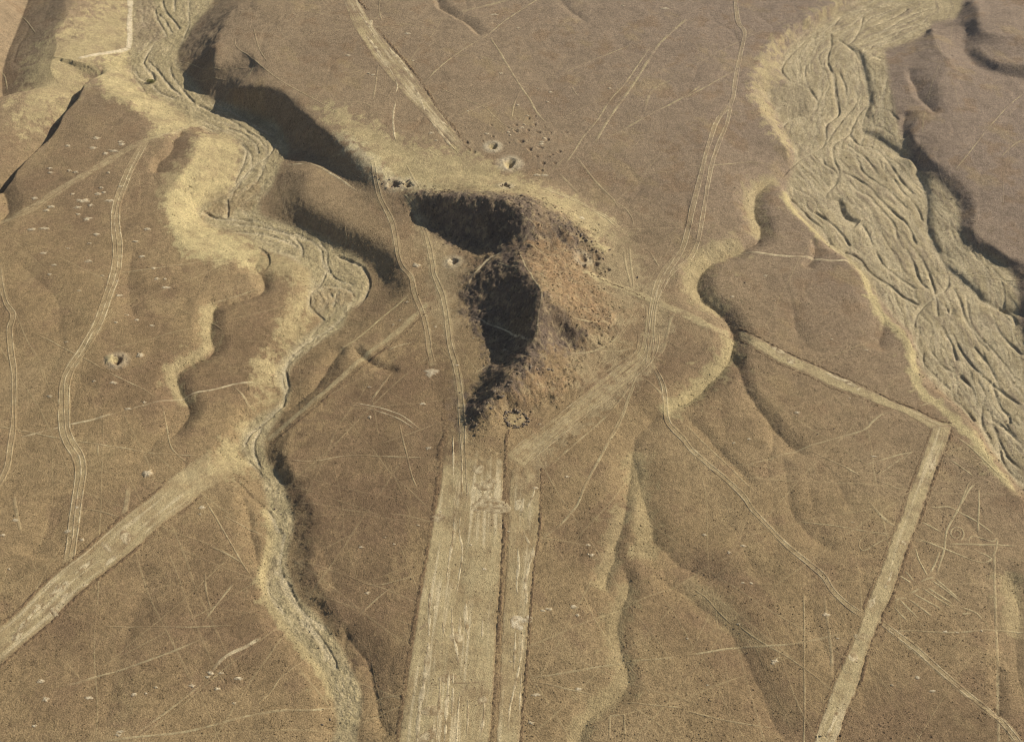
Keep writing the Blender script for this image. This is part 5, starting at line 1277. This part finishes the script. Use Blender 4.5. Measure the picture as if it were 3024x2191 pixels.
boulders('A', [(1330,440,1.3),(1345,460,1.5),(1360,500,1.6),(1375,520,1.4),(1395,510,1.2),(1420,470,1.2),(1440,490,1.1),(1345,515,1.3),(1290,520,1.0),(1265,520,1.1),(1400,545,1.1),(1450,530,0.9),(1350,585,1.0),(1420,600,1.0),(1610,655,1.0)][::2], 'dark boulder|among the pale diggings east of the hill', 'boulders by the eastern diggings')
boulders('A', [(740,1350,1.6),(770,1380,2.0),(790,1400,1.7),(700,1420,1.5),(820,1310,1.5),(650,1480,1.3),(600,1520,1.4),(570,1545,1.2),(630,1550,1.4),(840,1290,1.3),(720,1450,1.2),(960,1200,1.5),(1000,1215,1.3),(1070,1215,1.5),(1090,1220,1.2),(950,1130,1.2)], 'grey rock|on the low southern spur of the hill', 'rocks of the southern spur')
boulders('20', [(1828,95,0.9),(1870,130,0.7),(2195,1492,0.9),(2142,1528,0.8),(2060,910,0.6)], 'lone dark boulder|in the lower western riverbed', 'boulders in the lower western riverbed')
boulders('12', [(898,1243,0.9),(412,238,0.8),(1006,1206,0.7)], 'lone dark stone|on the plain right of the hill', 'lone stones right of the hill')

# ------------------------------------------------------------------ stone ring south of the hill
ring = bpy.data.objects.new('stone_ring', None); scene.collection.objects.link(ring)
rc = survey('A', [(873, 1520)])[0]
ring.location = (rc[0], rc[1], float(zat(rc[:1], rc[1:2])[0]))
tag(ring, 'round stone enclosure with pale floor at the southern foot of the hill', 'stone ring')
R0 = 4.5
aa = np.linspace(0, 2 * math.pi, 40, endpoint=False)
rad = np.linspace(0, 1, 7)
x = rc[0] + np.outer(rad, np.cos(aa)).ravel() * R0 * 1.12; y = rc[1] + np.outer(rad, np.sin(aa)).ravel() * R0 * 0.95
z = zat(x, y) + np.repeat(np.where(rad < 0.95, 0.13, -0.1), 40)
I = np.arange(7 * 40).reshape(7, 40)
F = np.stack([I[:-1], I[1:], np.roll(I[1:], -1, 1), np.roll(I[:-1], -1, 1)], -1).reshape(-1, 4)
m = np.clip(np.repeat(1 - rad ** 4, 40) * (0.75 + 0.8 * fbm(x / 2, y / 2, 3)), 0, 1)[:, None]
fl = link('floor', make_mesh('floor', np.column_stack([x, y, z]) - np.array(ring.location), F, cat_(x, y) * (1 - 0.4 * m) + PALE * 0.4 * m, M_CLEAR), ring)
for k in range(64):
    a = k / 32 * 2 * math.pi + 0.3 * random.random(); q = R0 * (1.0 + 0.3 * (random.random() - .5) + (0.14 if k >= 32 else 0))
    X, Y = math.cos(a) * q * 1.12, math.sin(a) * q * 0.95
    o = link('stone', BMESH[k % 5], ring)
    o.location = (X, Y, float(zat(np.array([rc[0] + X]), np.array([rc[1] + Y]))[0]) - ring.location.z + 0.25)
    s = 0.4 + 0.6 * random.random() ** 2; o.scale = (s, s, s * 1.1); o.rotation_euler = (random.random(), random.random(), 6 * random.random())
for X, Y in ((0.8, 0.4), (-0.6, -1.0), (2.0, 1.2)):
    o = link('stone', BMESH[1], ring); o.scale = (0.55,) * 3
    o.location = (X, Y, float(zat(np.array([rc[0] + X]), np.array([rc[1] + Y]))[0]) - ring.location.z + 0.3)
dl = berm('11', [(1112,1215),(1108,1270),(1100,1330),(1098,1400)], 0.7, 2.0, None, name='stone_row')
tag(dl, 'dark row of stones running from the stone ring down to the trapezoid', 'stone row')
dl = berm('11', [(690,1010),(680,1120),(690,1240),(655,1340),(650,1480),(640,1640)], 0.7, 3.0, None, name='stone_row')
tag(dl, 'dark rubble bank above the top left corner of the trapezoid', 'stone row')

# ------------------------------------------------------------------ the dug pits, each lined with its own earth
def dug_pit(c, r, pale, label, group):
    n, mm = 20, 8
    a = np.linspace(0, 2 * math.pi, n, endpoint=False); q = np.linspace(0, 1, mm)
    wob = 1 + 0.5 * fbm(np.cos(a) * 1.2 + c[0], np.sin(a) * 1.2 + c[1], 2)
    X = c[0] + (np.outer(q, np.cos(a) * wob) * r * 1.25).ravel(); Y = c[1] + (np.outer(q, np.sin(a) * wob) * r * 1.25).ravel()
    Z = zat(X, Y) + np.repeat(np.where(q < 0.95, 0.09, -0.08), n)
    m = np.repeat(np.clip(1 - q ** 3, 0, 1), n)[:, None] * (0.6 if pale else 0.3)
    cc = cat_(X, Y) * (1 - m) + (PALE if pale else UMBER) * m
    I = np.arange(n * mm).reshape(mm, n)
    F = np.stack([I[:-1], I[1:], np.roll(I[1:], -1, 1), np.roll(I[:-1], -1, 1)], -1).reshape(-1, 4)
    zc = float(zat(c[:1], c[1:2])[0])
    o = link('dug_pit', make_mesh('dug_pit', np.column_stack([X - c[0], Y - c[1], Z - zc]), F, cc, M_GROUND), loc=(c[0], c[1], zc))
    return tag(o, label, 'pit', group)
PIT_T = [(k, p, w) for k, (p, w) in enumerate(zip(PITS, pit_world))]
field = sorted([t for t in PIT_T if t[1][0] == '01' and t[1][3] < 3], key=lambda t: t[1][1])
for i, (k, p, (c, r, d)) in enumerate(field):
    dug_pit(c, r, False, ordinal(i, len(field), 'small dark pit', 'in the pit field behind the hill'), 'pits of the pit field')
for k, p, (c, r, d) in PIT_T:
    if p[0] == '01' and p[3] >= 3:
        dug_pit(c, r, True, 'large pit in a white ring, nearest to the hill crest' if p[3] > 4 else 'second largest pit in a white ring, left in the pit field', 'white ringed pits')
    elif p[0] == '10':
        dug_pit(c, r, False, 'lone deep pit right of the winding left track', None)
rest = sorted([t for t in PIT_T if t[1][0] == 'A'], key=lambda t: t[1][1])
for i, (k, p, (c, r, d)) in enumerate(rest):
    dug_pit(c, r, False, ordinal(i, len(rest), 'dark hollow', 'around the crest and foot of the hill'), 'hollows around the hill')

# ------------------------------------------------------------------ pale spoil heaps
def heap(frame, x, y, rx, ry, h, label, group, colour=WHITE):
    c = survey(frame, [(x, y)])[0]
    n, mm = 18, 5
    a = np.linspace(0, 2 * math.pi, n, endpoint=False); r = np.linspace(0, 1, mm)
    wob = 1 + 0.9 * fbm(np.cos(a) * 1.3 + x, np.sin(a) * 1.3 + y, 2)
    X = c[0] + (np.outer(r, np.cos(a) * wob) * rx).ravel(); Y = c[1] + (np.outer(r, np.sin(a) * wob) * ry).ravel()
    prof = np.repeat((1 - r ** 2) ** 1.2, n)
    Z = zat(X, Y) - 0.05 + prof * h * (1 + 0.5 * fbm(X / 0.8, Y / 0.8, 2)) + 0.12 * np.repeat(r < 0.9, n)
    m = np.clip(np.repeat(1 - r ** 3, n) * (0.7 + 0.9 * fbm(X / 1.0, Y / 1.0, 2)), 0, 1)[:, None]
    cc = cat_(X, Y) * (1 - m) + colour * m
    I = np.arange(n * mm).reshape(mm, n)
    F = np.stack([I[:-1], I[1:], np.roll(I[1:], -1, 1), np.roll(I[:-1], -1, 1)], -1).reshape(-1, 4)
    zc = float(zat(c[:1], c[1:2])[0])
    me = make_mesh('spoil_heap', np.column_stack([X - c[0], Y - c[1], Z - zc]), F, cc, M_CLEAR)
    o = link('spoil_heap', me, loc=(c[0], c[1], zc))
    tag(o, label, 'spoil heap', group)
    return o
heap('10', 980, 1503, 2.7, 2.4, 0.9, 'largest round white heap, just above the broad lower left strip', None)
heap('10', 735, 745, 3.6, 3.6, 0.8, 'pale spoil heap beside the deep pit right of the left track', None, PALE)
heap('10', 930, 718, 2.0, 2.0, 0.8, 'small round white heap right of the deep pit', None)
heap('A', 268, 584, 2.6, 1.8, 0.8, 'oval white heap between the dark slope and the hill', None)
heap('A', 475, 562, 2.8, 2.0, 0.6, 'white heap with a dark hole just left of the hill', None)
heap('A', 360, 1235, 4.0, 3.2, 0.4, 'ragged white patch on the track west of the hill', None)
heap('11', 190, 1130, 1.0, 1.2, 0.4, 'small white hook shaped heap below the dashed lines', None)
heap('A', 1385, 475, 4.5, 3.2, 0.8, 'broad pale heap among the eastern diggings', None, PALE)
HEAPS = [('00', [(640,920),(620,985),(800,945),(755,1005),(700,1020),(330,1120),(335,1150),(460,1135),(500,1145),(720,1150),(800,1240),(690,1280),(650,1290),(550,1335),(520,1380),(600,1365),(730,1335),(340,1375),(520,1425),(580,1455),(210,1525),(290,1520),(980,1525),(590,1620),(640,1560),(900,1605),(450,970),(480,1290),(230,1320),(310,1400),(670,1250),(810,960)], 'small white scrape|on the upper left plain', 'white scrapes of the upper left plain', 1.7),
         ('10', [(450,10),(590,95),(360,120),(940,65),(1020,140),(1040,212),(1095,212),(1100,268),(525,290),(680,190),(780,225),(790,320),(845,450),(770,500),(910,485),(1010,522),(625,890),(755,900),(330,990),(960,1030),(850,1075),(440,630),(330,180),(290,40)], 'small white scrape|on the left plain', 'white scrapes of the left plain', 1.1),
         ('20', [(510,85),(450,245),(545,300),(100,170),(20,270),(60,495),(1400,1185),(1380,1210),(1470,1185),(1275,1270),(1440,1290),(1585,1220),(1555,1385),(1035,1280),(890,1330),(800,1575),(785,1595),(270,1240),(300,1360),(590,1350),(230,1535),(1340,85),(1330,130),(970,1320)], 'small white scrape|on the lower left plain', 'white scrapes of the lower left plain', 0.95),
         ('21', [(290,285),(130,350),(350,330),(510,205),(170,655),(950,495),(1640,395),(1660,400),(1545,745),(1575,1290),(1290,1330),(1260,1515),(1340,770),(1380,760),(1125,1110),(1570,800),(1110,245),(1640,335),(860,335),(660,115)], 'tiny white scrape|near the central trapezoid', 'white scrapes near the trapezoid', 0.8),
         ('22', [(145,268),(310,385),(400,585),(455,588),(400,340),(955,800),(370,860),(615,1105),(600,1120),(30,955),(165,1265),(1745,910),(1820,915),(1985,905),(1660,1305),(1560,1215),(1030,955),(1130,185),(1390,1265)], 'tiny white scrape|on the lower right plain', 'white scrapes of the lower right plain', 0.8),
         ('12', [(1110,1003),(760,1100),(330,330),(610,357),(990,612),(340,1300),(440,1275),(550,190),(1270,1390),(1220,685)], 'tiny white scrape|right of the curved gully', 'white scrapes right of the gully', 0.8),
         ('01', [(1110,880),(1120,900),(1215,830),(1200,850),(1235,770),(1350,920),(1330,945),(970,890),(1300,1165),(1350,1165),(840,740),(475,405),(440,225),(180,490),(210,500),(45,370),(1015,100),(1175,190),(1310,590),(1390,615),(600,885),(630,935),(1600,1450),(1330,960),(2150,60),(1780,590),(1870,40),(1060,490),(1170,700),(1370,680)], 'small white scrape|on the plain behind the hill', 'white scrapes behind the hill', 1.3),
         ('11', [(880,605),(625,530),(435,365),(345,515),(770,785),(185,930),(1085,680),(580,1335),(1320,1175),(1500,1525),(1290,1600),(800,1160),(540,1040),(390,485)], 'tiny white scrape|around the foot of the hill', 'white scrapes around the hill foot', 0.9)]
for fr, spots, lab, grp, s in HEAPS:
    what, where = lab.split('|')
    spots = sorted(spots)
    for i, (x, y) in enumerate(spots):
        lab = ordinal(i, len(spots), what, where)
        k = 0.7 + 0.8 * random.random() ** 1.5
        heap(fr, x, y, s * k * (1.0 + 0.7 * random.random()), s * k * 0.8, 0.25 * s, lab, grp)

# ------------------------------------------------------------------ the one green shrub in the western riverbed
sc_ = survey('00', [(1005, 548)])[0]
shrub = bpy.data.objects.new('shrub', None); scene.collection.objects.link(shrub)
shrub.location = (sc_[0], sc_[1], float(zat(sc_[:1], sc_[1:2])[0]))
tag(shrub, 'yellow green shrub growing in the upper western riverbed', 'shrub')
ml = bpy.data.materials.new('leaf'); ml.use_nodes = True
nb = ml.node_tree.nodes['Principled BSDF']; nb.inputs['Roughness'].default_value = 0.9
tn = ml.node_tree.nodes.new('ShaderNodeTexNoise'); tn.inputs['Scale'].default_value = 1.2
cr = ml.node_tree.nodes.new('ShaderNodeValToRGB'); cr.color_ramp.elements[0].color = (0.10, 0.11, 0.02, 1); cr.color_ramp.elements[1].color = (0.26, 0.25, 0.05, 1)
ml.node_tree.links.new(tn.outputs['Fac'], cr.inputs['Fac']); ml.node_tree.links.new(cr.outputs['Color'], nb.inputs['Base Color'])
n = 500
p = rng.normal(size=(n, 3)); p /= np.linalg.norm(p, axis=1)[:, None]; p *= (rng.random((n, 1)) ** 0.4)
p = p * np.array([3.2, 1.6, 1.1]) + np.array([0, 0, 1.0]); p[:, 2] = np.abs(p[:, 2])
a = rng.normal(size=(n, 3)); a /= np.linalg.norm(a, axis=1)[:, None]; b = np.cross(a, rng.normal(size=(n, 3))); b /= np.linalg.norm(b, axis=1)[:, None]
V = np.stack([p, p + a * 0.5, p + a * 0.35 + b * 0.3], 1).reshape(-1, 3)
link('foliage', make_mesh('foliage', V, np.arange(n * 3).reshape(-1, 3), None, ml, False), shrub)
sv, sf = [], []
for k in range(7):
    ang = k * 0.9; tip = np.array([math.cos(ang) * 1.8, math.sin(ang) * 0.9, 1.4])
    for q in range(4):
        d = np.array([math.cos(q * 1.571), math.sin(q * 1.571), 0])
        sv += [d * 0.12, tip + d * 0.04]
    base = k * 8
    for q in range(4): sf.append((base + q * 2, base + (q * 2 + 2) % 8, base + (q * 2 + 3) % 8, base + q * 2 + 1))
link('stems', make_mesh('stems', np.array(sv), np.array(sf), np.ones((len(sv), 3)) * C(0.12, 0.08, 0.05), M_STONE, False), shrub)

# ------------------------------------------------------------------ thin desert air
HAZE = 0.00005
hb = float(GZ.min()) - 1.5
ex = 5200.0
hv = np.array([(sx * ex, 400 + sy * ex, z) for z in (min(hb, -25.0), 412.0) for sx, sy in ((-1, -1), (1, -1), (1, 1), (-1, 1))])
hf = np.array([(3, 2, 1, 0), (4, 5, 6, 7), (0, 1, 5, 4), (1, 2, 6, 5), (2, 3, 7, 6), (3, 0, 4, 7)])
mh = bpy.data.materials.new('desert_air'); mh.use_nodes = True
for nd in list(mh.node_tree.nodes):
    if nd.type != 'OUTPUT_MATERIAL': mh.node_tree.nodes.remove(nd)
pv = mh.node_tree.nodes.new('ShaderNodeVolumePrincipled')
pv.inputs['Color'].default_value = (0.93, 0.89, 0.88, 1); pv.inputs['Density'].default_value = HAZE; pv.inputs['Anisotropy'].default_value = 0.3
mh.node_tree.links.new(pv.outputs['Volume'], [n for n in mh.node_tree.nodes if n.type == 'OUTPUT_MATERIAL'][0].inputs['Volume'])
ho = link('haze', make_mesh('haze', hv, hf, None, mh, False)); tag(ho, 'thin pale desert air over the whole plain', 'haze', kind='stuff')
